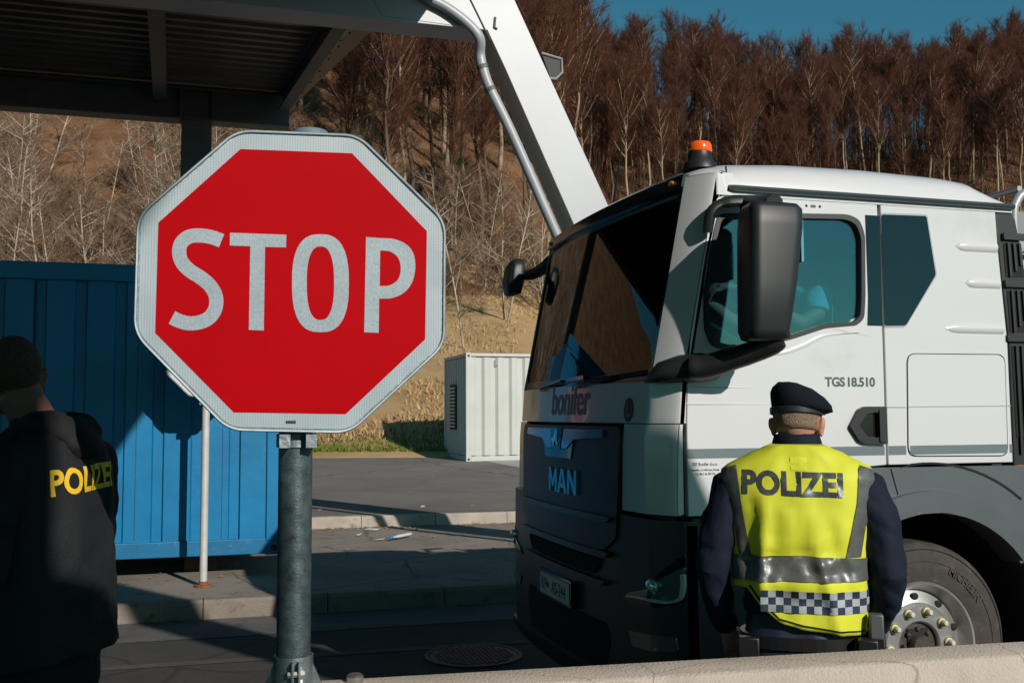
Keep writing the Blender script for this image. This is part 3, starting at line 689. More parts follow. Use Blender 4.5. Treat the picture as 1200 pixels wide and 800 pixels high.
o2 = [(lambda p: (p.x, p.z))(onY(x, y, SYP)) for x, y in So]; i2 = [(lambda p: (p.x, p.z))(onY(x, y, SYP)) for x, y in Si]
cx = sum(p[0] for p in o2) / 8; cz = sum(p[1] for p in o2) / 8
def sc(poly, k): return [(cx + (a - cx) * k, cz + (b - cz) * k) for a, b in poly]
SgF = Sg(SYP)
mb = MB(); mb.sheet(rnd(sc(o2, .985), .035, 6), SgF, -.004, .0, 1); obj('sign_plate', mb, galv, st)
# folded rim around the plate
rp = rnd(sc(o2, .994), .04, 8); mb = MB(); n = len(rp); rings = []
for (k, o) in ((.985, .003), (.990, .0075), (1.0, .008), (1.006, .003), (1.006, -.016), (.99, -.02), (.985, -.016)):
    rings.append([SgF(a, b, o) for a, b in sc(rp, k / .994 * .994)])
fs = []; vv = [p for r in rings for p in r]; m_ = len(rings)
for i in range(m_):
    for k in range(n): fs.append((i*n+k, i*n+(k+1)%n, ((i+1)%m_)*n+(k+1)%n, ((i+1)%m_)*n+k))
mb.add(vv, fs); obj('rim', mb, M('rim_grey', (.30, .37, .40), .45, .3, var=.25, vs=14, wear=((.14, .15, .15), 22, .62, .05)), st, smooth=True, ang=50)
mb = MB(); mb.sheet(rnd(sc(o2, .972), .03, 6), SgF, .001, .0018, .5); obj('sign_border', mb, hexm, st)
mb = MB(); mb.sheet(i2, SgF, .0022, .0028, .5); obj('sign_face', mb, redf, st)
let = MB()
def plet(mb, poly, holes=()):
    f = lambda P: [(lambda p: (p.x, p.z))(onY(x, y, SYP)) for x, y in P]
    mb.sheet(f(poly), SgF, .003, .0038, 1, [f(h) for h in holes])
S = cat([(259.5,282.5),(249,278.5),(236,276.3),(222,277.5),(212.5,285),(210,296),(213,307),(222,317),(236,326),(247,336),(253,348),(252.5,361),(246,371.5),(236,377),(223,379),(211,376.5),(201.5,372)], 5)
a, b = ribbon(S, 16.5); plet(let, a + b[::-1])
plet(let, [(269.5, 273), (335.5, 275.3), (335, 290.2), (310.5, 289.5), (309, 387.3), (291.5, 386.6), (293.3, 288.8), (269.3, 288)])
def sup(cx_, cy_, rx, ry, e=2.6, n=44): return [(cx_ + rx * math.copysign(abs(math.cos(t)) ** (2/e), math.cos(t)), cy_ + ry * math.copysign(abs(math.sin(t)) ** (2/e), math.sin(t))) for t in (2*math.pi*k/n for k in range(n))]
plet(let, sup(375.3, 332, 33.3, 57.3), [sup(375.3, 332, 16, 43, 2.5)])
Pb = cat([(446, 279.3), (462, 280.5), (477, 287.5), (485, 300), (486, 318), (481, 334), (471, 344.5), (458, 349.5), (444, 350)], 4)
Pi = cat([(445, 293.7), (457, 295), (466, 302), (469.3, 314), (466.5, 327), (457, 334.3), (444.5, 335.5)], 4)
plet(let, [(428.7, 278)] + Pb + [(443.5, 390), (426.5, 389.3)], [[(445.2, 293.7)] + Pi[1:-1] + [(444.7, 335.5)]])
obj('lettering', let, hexm, st)
mb = MB(); f = lambda x, y: (lambda p: (p.x, p.z))(onY(x, y, SYP))
for k in range(6): a = f(335 + k * 2.0, 492.6); b = f(336.5 + k * 2.0, 496); mb.add([SgF(a[0], a[1], .0036), SgF(b[0], a[1], .0036), SgF(b[0], b[1], .0036), SgF(a[0], b[1], .0036)], [(0, 1, 2, 3)])
obj('maker_mark', mb, black, st, fix=False)
PR = .0445
mb = MB(); mb.lathe([(.001, .80), (PR, .80), (PR, 2.405), (.001, 2.405)], (PX, PY, 0), n=48); obj('pole', mb, galvd, st, smooth=True)
mb = MB(); mb.lathe([(.001, 2.4), (.052, 2.4), (.053, 2.42), (.046, 2.432), (.02, 2.437), (.001, 2.438)], (PX + .035, PY + .03, 0), n=32); obj('pole_cap', mb, M('cap_grey', (.13, .19, .22), .6), st, smooth=True)
for z in (1.565, 2.30):
    mb = MB(); mb.lathe([(PR + .001, z), (PR + .006, z), (PR + .006, z + .035), (PR + .001, z + .035)], (PX, PY, 0), n=32); mb.box((PX - .048, SYP + .004, z), (PX - .02, PY - .02, z + .035)); mb.box((PX + .02, SYP + .004, z), (PX + .048, PY - .02, z + .035))
    c_ = obj('clamp', mb, galv, st); mb = MB(); mb.tube([(PX + .03, PY - .06, z + .02), (PX + .052, PY - .06, z + .02)], .009, 6); obj('bolt', mb, steel, c_)
mb = MB(); mb.lathe([(PR + .001, .80), (PR + .007, .80), (PR + .007, 1.022), (PR + .001, 1.022)], (PX, PY, 0), n=40)
for s_ in (-.011, .006): mb.box((PX + s_, PY - PR - .032, .80), (PX + s_ + .006, PY - PR - .004, 1.015))
mb.box((PX - .13, PY - .13, .80), (PX + .13, PY + .13, .812)); so_ = obj('base_socket', mb, galv, st, bevel=.0015)
for ang in (-12, 168, 78, 258 + 25, 40):
    d = Vector((math.cos(rad(ang)), math.sin(rad(ang)), 0)); n_ = Vector((-d.y, d.x, 0)); c0 = Vector((PX, PY, 0)); 
    pr = [(PR + .006, .812), (.125, .812), (.125, .83), (PR + .006, 1.0)]
    mb = MB(); mb.loft([[c0 + d * r + n_ * t + Vector((0, 0, z)) for r, z in pr] for t in (-.004, .004)]); obj('gusset', mb, galv, so_)
for z in (.985, .90):
    mb = MB(); mb.tube([(PX - .02, PY - PR - .018, z), (PX + .024, PY - PR - .018, z)], .008, 6); mb.tube([(PX + .012, PY - PR - .018, z), (PX + .02, PY - PR - .018, z)], .0125, 6); obj('bolt', mb, steel, so_)
mb = MB()
for a_, b_ in ((.11, -.05), (.115, .06)): mb.lathe([(.001, .812), (.011, .812), (.011, .86), (.014, .862), (.014, .878), (.001, .88)], (PX + a_, PY + b_, 0), n=6)
obj('anchor_bolt', mb, steel, so_)
# ------------------------------------------------------------------ small things on the ground
mc = thing('manhole_cover', 'round iron manhole cover set in the shaded road before the truck', 'manhole cover', (1.78, 6.93, 0))
iron = M('cast_iron', (.05, .05, .05), .55, .5, var=.3, vs=20, bump=.2, bs=80)
mb = MB(); mb.lathe([(.31, .0), (.335, .0), (.335, .011), (.31, .011)], (1.78, 6.93, 0), n=48); obj('frame', mb, iron, mc)
mb = MB(); mb.lathe([(.001, .004), (.305, .004), (.305, .008), (.001, .008)], (1.78, 6.93, 0), n=48)
for i in range(-9, 10):
    for j in range(-6, 7):
        x = i * .031; y = j * .046 + (.023 if i % 2 else 0)
        if x * x + y * y < .27 ** 2: mb.box((1.78 + x - .009, 6.93 + y - .017, .0081), (1.78 + x + .009, 6.93 + y + .017, .0125))
obj('lid', mb, iron, mc)
bo = thing('plastic_bottle', 'crushed clear plastic bottle with a blue cap lying by the kerb', 'bottle', tuple(onZ(470, 628, .17)))
p0 = onZ(457, 630, .165 + .03); p1 = onZ(482, 625, .165 + .03); dd = (p1 - p0)
mb = MB(); mb.tube([p0 + dd * t for t in (.12, .2, .3, .45, .6, .8, .95, 1)], [.012, .014, .026, .032, .028, .033, .03, .01], 10, squash=.7); obj('body', mb, M('clear_plastic', (.55, .6, .62), .25, spec=.6), bo, smooth=True)
mb = MB(); mb.tube([p0, p0 + dd * .12], .015, 10); obj('cap', mb, M('cap_blue', (.02, .25, .5), .4), bo)
mb = MB(); rng = random.Random(4)
for _ in range(700):
    X = rng.uniform(-1, 6); y = Y2(X) - abs(rng.gauss(0, .16)) - .02; z = .16; r = rng.uniform(.008, .03); a = rng.uniform(0, 3.1)
    if rng.random() < .15: y = rng.uniform(9, Y2(X))
    if rng.random() < .12: y = rng.uniform(14.2, 22); z = lotz(X * FWD.x + y * FWD.y) + .006; r *= 1.3
    dx, dy = math.cos(a) * r, math.sin(a) * r; mb.add([(X-dx, y-dy, z), (X+dy, y-dx, z + r * .3), (X+dx, y+dy, z + r * .5), (X-dy, y+dx, z + r * .2)], [(0, 1, 2, 3)])
g = obj('fallen_leaves', mb, M('leaf_bits', (.22, .11, .05), .9, vs=3, col2=(.45, .33, .25)), fix=False); g['kind'] = 'stuff'; g['label'] = 'brown leaf bits and grit gathered along the far kerb'
for k, (x, y, s, z) in enumerate(((437, 621, .07, .16), (445, 633, .05, .16), (421, 627, .03, .16), (568, 572, .11, .36), (390, 560, .09, .38), (432, 563, .05, .37), (495, 594, .03, .32))):
    c = onZ(x, y, z); mb = MB(); vs = [(c.x + s * math.cos(a) * rng.uniform(.6, 1.2) * 1.5, c.y + s * math.sin(a) * rng.uniform(.6, 1.2), z + rng.uniform(.005, .03)) for a in (i * 1.05 for i in range(6))]
    mb.add(vs + [(v[0], v[1], v[2] - .004) for v in vs], [tuple(range(6)), tuple(range(11, 5, -1))] + [(i, (i+1)%6, 6+(i+1)%6, 6+i) for i in range(6)])
    tag(obj('paper_scrap', mb, M('scrap_white', (.6, .57, .52), .9)), ['pale crumpled paper scrap by the far kerb left of the bottle', 'flattened pale scrap left of the plastic bottle in front of the kerb', 'tiny pale scrap leftmost by the far kerb', 'pale scrap on the asphalt lot left of the truck', 'thin white scrap on the lot right of the sign pole', 'small scrap on the lot right of the long white one', 'tiny scrap in the lot near the far kerb'][k], 'litter')
# ------------------------------------------------------------------ truck
TY, TC = 4.20, 5.32          # near side plane, centre line
truckw = M('truck_white', (.62, .62, .63), .3, coat=.55, var=.02, vs=1.2, wear=((.52, .50, .47), 2.2, .60, .25))
tdark = M('truck_dark_plastic', (.015, .0165, .018), .45, var=.2, vs=6, bump=.05, bs=300)
tgrey = M('truck_grey_plastic', (.085, .10, .108), .45, var=.08, vs=4)
tblack = M('truck_gloss_black', (.012, .012, .013), .12, coat=.3)
seam = M('seam_shadow', (.012, .012, .012), .9)
chrome = M('chrome', (.62, .64, .66), .12, 1)
rubber = M('tyre_rubber', (.045, .038, .033), .8, var=.3, vs=9, bump=.15, bs=60, wear=((.10, .08, .065), 7, .55, .15))
rimm = M('rim_silver', (.46, .45, .43), .42, .75, var=.15, vs=12)
hubm = M('hub_silver', (.55, .56, .58), .35, .8, var=.1, vs=14)
wglass = glassmat('windscreen_glass', (.62, .70, .70), .03)
sglass = glassmat('side_glass', (.50, .74, .80), .10)
dglass = M('dark_glass', (.006, .014, .022), .05, spec=.45, coat=.12)
stripe = M('stripe_grey', (.13, .165, .18), .45)
cabin = M('cabin_plastic', (.02, .02, .022), .7)
seatm = M('seat_cloth', (.02, .03, .045), .9)
amber = M('amber_lens', (.9, .22, .01), .2, spec=.6, coat=.5)
tk = thing('truck', 'white truck tractor with dark bumper, its front end in shade, standing behind the policeman', 'truck', (1.87, TC, 0))
base = [(.28, 1.885), (.36, 1.862), (.9, 1.858), (1.2, 1.862), (1.5, 1.868), (1.8, 1.893), (2.2, 1.972), (2.77, 2.085), (2.83, 2.13)]
def FG(u):
    u = abs(u)
    if u <= .985: return .066 * (u / .985) ** 2
    q = min(1, (u - .985) / .135); return .066 + .030 * (1 - math.sqrt(max(0, 1 - q * q * .985))) + .068 * q
def FX(u, z): return interp(base, z) + FG(u)
def Fm(Y, z, o): return Vector((FX(Y - TC, z) - o, Y, z))
def Fb(Y, z, o):                                   # the bumper is a little wider than the cab
    u = (Y - TC); return Vector((FX(u * 1.12 / 1.215, z) - o, Y, z))
def Sm(x, z, o): return Vector((x, TY - o, z))
def front(px, py, fn=FX, wide=1):                  # pixel -> point on the truck's front
    d = ray(px, py); Y = 5.3
    lo, hi = 1.4, 2.4
    for _ in range(40):
        m = (lo + hi) / 2; p = Vector((0, 0, EYE)) + d * (m / d.x)
        if m > FX(max(-1.12, min(1.12, (p.y - TC) * wide)), p.z): hi = m
        else: lo = m
    return (p.y, p.z)
YE = TC - 1.12; YF = TC + 1.12
# inner dark core so that seams read dark
# -- white front panel below the windscreen (between pillars), pillars, roof
def arc(u0, u1, n): return [u0 + (u1 - u0) * i / n for i in range(n + 1)]
def patch(mb, Ys, zs, o=0, th=.02, fn=Fm):
    r0 = [[fn(Y, z, o) for Y in Ys] for z in zs]; r1 = [[fn(Y, z, o - th) for Y in Ys] for z in zs]; n = len(Ys); m = len(zs)
    vs = [p for r in r0 for p in r] + [p for r in r1 for p in r]; K = n * m; fs = []
    for j in range(m - 1):
        for i in range(n - 1): a = j*n+i; fs.append((a, a+1, a+n+1, a+n)); fs.append((K+a, K+a+n, K+a+n+1, K+a+1))
    for j in range(m - 1):
        for i in (0, n - 1): a = j*n+i; fs.append((a, a+n, K+a+n, K+a))
    for i in range(n - 1):
        for j in (0, m - 1): a = j*n+i; fs.append((a, a+1, K+a+1, K+a))
    mb.add(vs, fs)
cor = lambda s: sorted([TC + s * u for u in [.775, .82, .87, .92, .95, .975, 1.0, 1.025, 1.05, 1.07, 1.09, 1.105, 1.115, 1.12]])
full = [TC - 1.12, TC - 1.115, TC - 1.105, TC - 1.09, TC - 1.07, TC - 1.05, TC - 1.025, TC - 1.0, TC - .975, TC - .95] + [TC + x * .1 for x in range(-9, 10)] + [TC + x for x in (.95, .975, 1.0, 1.025, 1.05, 1.07, 1.09, 1.105, 1.115, 1.12)]
mb = MB(); patch(mb, full, [1.605, 1.66, 1.72, 1.78, 1.80]); fp = obj('front_panel', mb, truckw, tk, smooth=True)
for s, pzs in ((-1, 0), (1, 0)):
    # pillar from the front panel up to the roof; wraps from the windscreen edge to the door seam
    mb = MB(); us = [u for u in (.985, .99, 1.0, 1.01, 1.03, 1.05, 1.07, 1.09, 1.105, 1.115, 1.12)]
    patch(mb, sorted(TC + s * u for u in us), [1.80 + i * .06 for i in range(17)], 0, .03)
    a = [(FX(1.12, z), z) for z in (1.605, 1.7, 1.8, 2.0, 2.2, 2.4, 2.6, 2.76)]; b = [(interp([(1.6, 2.064), (1.87, 2.074), (2.3, 2.154), (2.6, 2.219), (2.66, 2.30), (2.70, 2.32), (2.76, 2.33)], z), z) for _, z in a]
    mb.sheet(a + b[::-1], (lambda x, z, o: Vector((x, TC + s * (1.12 + o), z))), -.03, 0, .2); obj('pillar', mb, truckw, tk, smooth=True)
    # corner deflector
    mb = MB(); Ys = cor(s); patch(mb, Ys, [1.195, 1.21, 1.3, 1.4, 1.5, 1.57, 1.60], .006, .02)
    a = [(FX(1.12, z) - .005, z) for z in (1.2, 1.3, 1.4, 1.5, 1.6)]; b = [(2.045, z) for z in (1.6, 1.4, 1.2)]
    mb.sheet(a + b, (lambda x, z, o: Vector((x, TC + s * (1.12 + o), z))), -.02, .006, .2); obj('corner_deflector', mb, truckw, tk, smooth=True)
# grille, 3-D: glossy dark panel with silver band above
gp = [front(628, 497), front(724, 499), front(729, 511), front(722, 585), front(715, 607)]
gz0, gz1 = 1.17, 1.588
mb = MB(); mb.sheet(rnd([(TC - .76, gz1), (TC - .775, gz1 - .06), (TC - .74, 1.06), (TC - .60, .985), (TC + .60, .985), (TC + .74, 1.06), (TC + .775, gz1 - .06), (TC + .76, gz1)], .03), Fm, -.03, .022, .09)
gr = obj('grille', mb, tdark, tk, smooth=True)
mb = MB(); mb.sheet([(TC - .60, 1.57), (TC - .62, 1.535), (TC - .26, 1.515), (TC - .15, 1.465), (TC + .15, 1.465), (TC + .26, 1.515), (TC + .62, 1.535), (TC + .60, 1.57)], Fm, .0, .034, .09); obj('silver_band', mb, M('band_blue_silver', (.16, .42, .62), .2, .8), gr, smooth=True)
mb = MB(); mb.sheet([(TC - .24, 1.50), (TC - .21, 1.415), (TC + .21, 1.415), (TC + .24, 1.50), (TC + .13, 1.46), (TC - .13, 1.46)], Fm, .018, .028, .09); obj('recess', mb, tblack, gr)
mb = MB(); mb.sheet([(TC - .10, 1.575), (TC - .07, 1.46), (TC + .07, 1.46), (TC + .10, 1.575)], Fm, .03, .038, .09); eb = obj('emblem_shield', mb, tblack, gr)
# striding lion emblem (mirrored because it is seen from the front)
lion = [(-.062, .012), (-.048, .030), (-.03, .026), (-.022, .048), (-.006, .072), (.012, .078), (.028, .066), (.034, .05), (.026, .04), (.03, .012), (.05, -.002), (.046, -.014), (.02, -.004), (.006, .014), (-.012, .004), (-.016, -.02), (-.034, -.022), (-.03, -.004), (-.046, .006)]
mb = MB(); mb.sheet([(TC - x * 1.0, 1.494 + z) for x, z in lion], Fm, .036, .042, .05); obj('lion_emblem', mb, chrome, eb)
for i, (z0, z1, w0) in enumerate(((1.275, 1.30, .62),)): mb = MB(); mb.sheet([(TC - w0, z0), (TC + w0, z0), (TC + w0, z0 + .006), (TC - w0, z0 + .006)], Fm, .0, .024, .1)
def ft(yc, zc): return lambda x, y, o: Fm(yc - x, zc + y, o)       # text on the front, read from outside
man = M('letter_blue', (.05, .50, .78), .25, .3)
a = front(666, 577); h_ = .128
for k_, (nm, outl, hol) in enumerate((('M', [(0, 0), (0, 1), (.24, 1), (.5, .46), (.76, 1), (1, 1), (1, 0), (.77, 0), (.77, .62), (.56, .18), (.44, .18), (.23, .62), (.23, 0)], ()),
        ('A', [(0, 0), (.36, 1), (.64, 1), (1, 0), (.75, 0), (.68, .21), (.32, .21), (.25, 0)], ([(.385, .40), (.5, .76), (.615, .40)],)),
        ('N', [(0, 0), (0, 1), (.26, 1), (.76, .40), (.76, 1), (1, 1), (1, 0), (.75, 0), (.24, .62), (.24, 0)], ()))):
    x0, wl = ((-.215, .135), (-.07, .14), (.08, .125))[k_]; f_ = lambda P_: [(a[0] + .012 - (x0 + x * wl), a[1] + z * h_) for x, z in P_]
    mb = MB(); mb.sheet(f_(outl), Fm, .02, .034, .2, [f_(q) for q in hol]); obj('letter', mb, man, gr)
mb = MB(); a = front(669, 484); put_text(mb, 'bonifer', .235, ft(a[0] + .04, 1.648), .003, bold=.003, xs=.86, maxe=.06); obj('company_name', mb, M('text_navy', (.03, .085, .19), .4), fp, fix=False)
a = front(737, 480); mb = MB(); mb.sheet([(a[0] + .045 * math.cos(t), a[1] + .058 * math.sin(t)) for t in (k * .4189 for k in range(15))], Fm, 0, .003, .05); lb = obj('round_badge', mb, M('badge_dark', (.02, .02, .02), .5), fp)
mb = MB(); put_text(mb, 'L', .085, ft(a[0] + .0, a[1] - .03), .005, bold=.002); obj('lettering', mb, M('badge_grey', (.18, .18, .18), .5), lb, fix=False)
# lower grille and bumper
wide = 1.12 / 1.215
mb = MB(); bY = [TC + (y - TC) * 1.215 / 1.12 for y in full]
def bfn(Y, z, o): return Fb(Y, z, o)
patch(mb, bY, [.31, .335, .42, .5, .62, .74, .80, .88, .97, 1.06, 1.16, 1.175], .005, .05, bfn)
for s in (-1, 1):
    a = [(Fb(TC + s * 1.215, z, 0).x - .005, z) for z in (.33, .5, .7, .9, 1.16)]; b = [(2.26, 1.16), (2.42, 1.0), (2.50, .7), (2.5, .36)]
    mb.sheet(a + b, (lambda x, z, o: Vector((x, TC + s * (1.215 + o), z))), -.03, .0, .2)
bumpm = M('bumper_plastic', (.024, .025, .026), .38, var=.15, vs=4); bu = obj('bumper', mb, bumpm, tk, smooth=True)
def fpoly(pts, wd_=wide): return [front(x, y, wide=wd_) for x, y in pts]
mb = MB()
for (z0, z1, wl, o) in ((1.03, 1.12, .62, .012), (.86, .94, .58, .02)): mb.sheet(rnd([(TC - wl, z1), (TC - wl + .08, z0), (TC + wl - .08, z0), (TC + wl, z1)], .03), Fb, 0, o, .1)
obj('air_intake', mb, M('mesh_black', (.004, .004, .004), .9), bu)
mb = MB()
for z0, wl in ((.815, .66), (.955, .70), (1.125, .72)): mb.sheet(rnd([(TC - wl, z0 + .03), (TC - wl + .05, z0), (TC + wl - .05, z0), (TC + wl, z0 + .03)], .015), Fb, .0, .035, .1)
obj('grille_bar', mb, bumpm, bu, smooth=True)
mb = MB(); mb.sheet(rnd([(TC - .66, .56), (TC - .58, .40), (TC + .58, .40), (TC + .66, .56), (TC + .62, .64), (TC - .62, .64)], .03), Fb, 0, .008, .1); obj('air_intake', mb, M('mesh_black2', (.004, .004, .004), .9), bu)
mb = MB(); patch(mb, [TC - 1.1 + i * .2 for i in range(12)], [.30, .33, .37], .03, .04, bfn); obj('lower_lip', mb, tdark, bu, smooth=True)
# number plate
pc = front(662, 690, wide=wide); pl = thing  # plate hangs on the bumper: a part of the truck
PYc, PZ = 5.335, .715
def Pm(x, y, o): return Vector((1.818 - o, PYc - x, PZ + y))
mb = MB(); mb.sheet(rnd([(-.275, -.07), (.275, -.07), (.275, .07), (-.275, .07)], .01), Pm, -.04, 0, 1); ph = obj('plate_holder', mb, tblack, bu)
mb = MB(); mb.sheet(rnd([(-.26, -.056), (.26, -.056), (.26, .056), (-.26, .056)], .01), Pm, .001, .004, 1); npl = obj('number_plate', mb, M('plate_white', (.5, .5, .48), .5), tk)
mb = MB(); mb.sheet([(-.26, -.056), (-.215, -.056), (-.215, .056), (-.26, .056)], Pm, .0041, .005, 1); obj('blue_band', mb, M('plate_blue', (.01, .05, .25), .5), npl)
mb = MB(); pmt = lambda dx: (lambda x, y, o: Pm(x + dx, y - .032, o))
put_text(mb, 'KP', .092, pmt(-.145), .0052, bold=.0015, xs=.85); obj('lettering', mb, M('plate_black_b', (.01, .01, .01), .5), npl, fix=False); mb = MB(); put_text(mb, 'AS-244', .092, pmt(.095), .0052, bold=.0015, xs=.85); obj('lettering', mb, M('plate_black', (.01, .01, .01), .5), npl, fix=False)
mb = MB(); mb.sheet([(-.082 + .018 * math.cos(t), .018 * math.sin(t) - .0) for t in (k * .5236 for k in range(12))], Pm, .0042, .0052, 1); obj('plate_seal', mb, bpy.data.materials['plate_black'], npl, fix=False)
# headlights and fog lights
lens = M('lamp_lens', (.16, .18, .19), .08, .4, coat=.6, spec=.8)
def mirY(poly): return [(2 * TC - y, z) for y, z in poly]
hl = fpoly([(738, 694), (760, 690), (806, 664), (814, 672), (812, 690), (800, 702), (772, 704), (745, 700)])
hl = [(TC - 1.21 if y < TC - 1.215 else y, z) for y, z in hl]
fg = fpoly([(739, 738), (760, 742), (795, 746), (797, 762), (770, 764), (744, 756)])
fg = [(max(y, TC - 1.205), z) for y, z in fg]
for mir in (False, True):
    H = mirY(hl) if mir else hl; Fg = mirY(fg) if mir else fg
    hc = (sum(p[0] for p in H) / 8, sum(p[1] for p in H) / 8); big = [(hc[0] + (a - hc[0]) * 1.25, hc[1] + (b - hc[1]) * 1.5) for a, b in H]; big = [(max(TC - 1.212, min(TC + 1.212, a)), b) for a, b in big]
    mb = MB(); mb.sheet(rnd(big, .02), Fb, 0, .009, .04); hd = obj('headlight', mb, tblack, tk, smooth=True)
    mb = MB(); mb.sheet(rnd(H, .01), Fb, .0, .0135, .04); obj('lens', mb, lens, hd, smooth=True)
    e = [(a, b) for a, b in H]; lo_ = sorted(H, key=lambda p: p[1])[:4]
    mb = MB(); c = Vector(Fb(hc[0] + (.02 if not mir else -.02), hc[1] + .012, .012)); mb.ball(c, (.022, .055, .030), 8); obj('reflector', mb, M('reflector_glass', (.75, .85, .82), .08, .6, coat=1), hd, smooth=True)
    sg = -1 if mir else 1; P_ = lambda px, py: (lambda q: (2 * TC - q[0] if mir else q[0], q[1]))(front(px, py, wide=wide)); stp = [P_(738, 697), P_(760, 701), P_(782, 705), P_(799, 702), P_(808, 690), P_(811, 674)]; stp = [(max(TC - 1.208, min(TC + 1.208, a_)), b_) for a_, b_ in stp]
    L1, R1 = ribbon(cat(stp, 4), .012); mb = MB(); mb.sheet(L1 + R1[::-1], Fb, .009, .019, .03); obj('light_strip', mb, M('strip_clear', (.55, .58, .56), .2, .2, coat=.5), hd, smooth=True)
    mb = MB(); c = Vector(Fb(hc[0] + (.05 if not mir else -.05), hc[1] - .035, .01)); mb.ball(c, (.012, .022, .022), 8); obj('bulb', mb, tblack, hd, smooth=True)
    mb = MB(); mb.sheet(rnd(Fg, .012), Fb, 0, .012, .04); fo = obj('fog_light', mb, M('fog_lens', (.20, .17, .15), .2, .3, coat=.4), tk, smooth=True)
# windscreen
wz = [1.80, 1.9, 2.0, 2.1, 2.2, 2.3, 2.4, 2.5, 2.6, 2.70, 2.77]
wy = [TC + x for x in (-.987, -.957, -.9, -.8, -.7, -.6, -.5, -.4, -.3, -.2, -.1, 0, .1, .2, .3, .4, .5, .6, .7, .8, .9, .957, .987)]
mb = MB(); patch(mb, wy, wz, -.012, .004); ws = obj('windscreen', mb, wglass, tk, smooth=True)
mb = MB(); r0 = rnd([(TC - .985, 1.803), (TC + .985, 1.803), (TC + .985, 2.765), (TC - .985, 2.765)], .02); r1 = rnd([(TC - .955, 1.845), (TC + .955, 1.845), (TC + .955, 2.69), (TC - .955, 2.69)], .06)
mb.sheet(r0, Fm, -.010, -.007, .08, [r1]); obj('screen_border', mb, tblack, ws, smooth=True)
mb = MB(); patch(mb, wy, [2.715, 2.74, 2.775], .015, .03); vs_o = obj('sun_visor', mb, M('visor_dark', (.02, .025, .028), .15, coat=.4), tk, smooth=True)
for s in (-1, 1):
    mb = MB(); p = Fm(TC + s * .90, 2.745, .018); mb.ball(p, (.012, .028, .013), 6); obj('marker_light', mb, amber, tk, smooth=True)
    mb = MB(); p = [Fm(TC + s * .35 - .3, 1.83, .012), Fm(TC + s * .35 + .05, 1.80, .02), Fm(TC + s * .35 + .1, 1.79, .01)]; mb.tube(p, .009, 6); 
    mb.bar(Fm(TC + s * .35 - .62, 1.842, .006), Fm(TC + s * .35 + .05, 1.818, .006), .012, .02); obj('wiper', mb, tblack, tk)
# roof
def zx(s): return interp([(0, 2.765), (.015, 2.795), (.05, 2.832), (.12, 2.864), (.3, 2.888), (.55, 2.893), (.8, 2.878), (.87, 2.862), (.94, 2.785), (1, 2.695)], s)
mb = MB(); top = []; bot = []; NVV = 40; NS = 34
for i in range(NVV + 1):
    v = -1 + 2 * i / NVV; v = math.copysign(1 - (1 - abs(v)) ** 1.6, v)
    for j in range(NS + 1):
        s = (j / NS) ** 1.5; u = v * 1.12; x0 = FX(u, 2.765) - .0; x = lerp(x0, 3.90, s); f = max(0.0, 1 - abs(v) ** 7) ** .42
        z = 2.695 + (zx(s) - 2.695) * f if s > 0.0 else 2.74; z = max(z, 2.695); 
        if s < .1: z = max(z, lerp(2.762, z, min(1, s / .1)))
        yy = TC + u * 1.003; top.append((x, yy, z)); bot.append((x, yy, 2.66))
mb.add(top, [(i*(NS+1)+j, (i+1)*(NS+1)+j, (i+1)*(NS+1)+j+1, i*(NS+1)+j+1) for i in range(NVV) for j in range(NS)])
n = NS + 1
edge = [j for j in range(n)] + [i * n + NS for i in range(1, NVV + 1)] + [NVV * n + j for j in range(NS - 1, -1, -1)] + [i * n for i in range(NVV - 1, 0, -1)]
vb = len(mb.v); mb.add([(top[e][0], top[e][1], 2.655) for e in edge], []); mb.f += [(edge[i], edge[(i+1) % len(edge)], vb + (i+1) % len(edge), vb + i) for i in range(len(edge))]; mb.m += [0] * len(edge)
rf_ = obj('roof', mb, truckw, tk, smooth=True, ang=60)
mb = MB(); x = onY(853, 210, TY).x; mb.sheet([(x, 2.70), (x + .005, 2.70), (x + .012, 2.80), (x + .004, 2.80)], lambda a, b, o: Vector((a, TY + .012 + (b - 2.7) * .22 - o, b)), 0, .004, 1)
obj('roof_seam', mb, seam, rf_)
for s in (-1, 1):
    mb = MB(); yy = TC + s * 1.128; mb.tube([(2.30, yy, 2.690), (2.33, yy, 2.688), (3.2, yy, 2.686), (3.90, yy, 2.684)], [.018, .024, .024, .023], 8, squash=.7); obj('gutter_rail', mb, M('rail_dark', (.05, .065, .07), .25, coat=.2), tk, smooth=True)
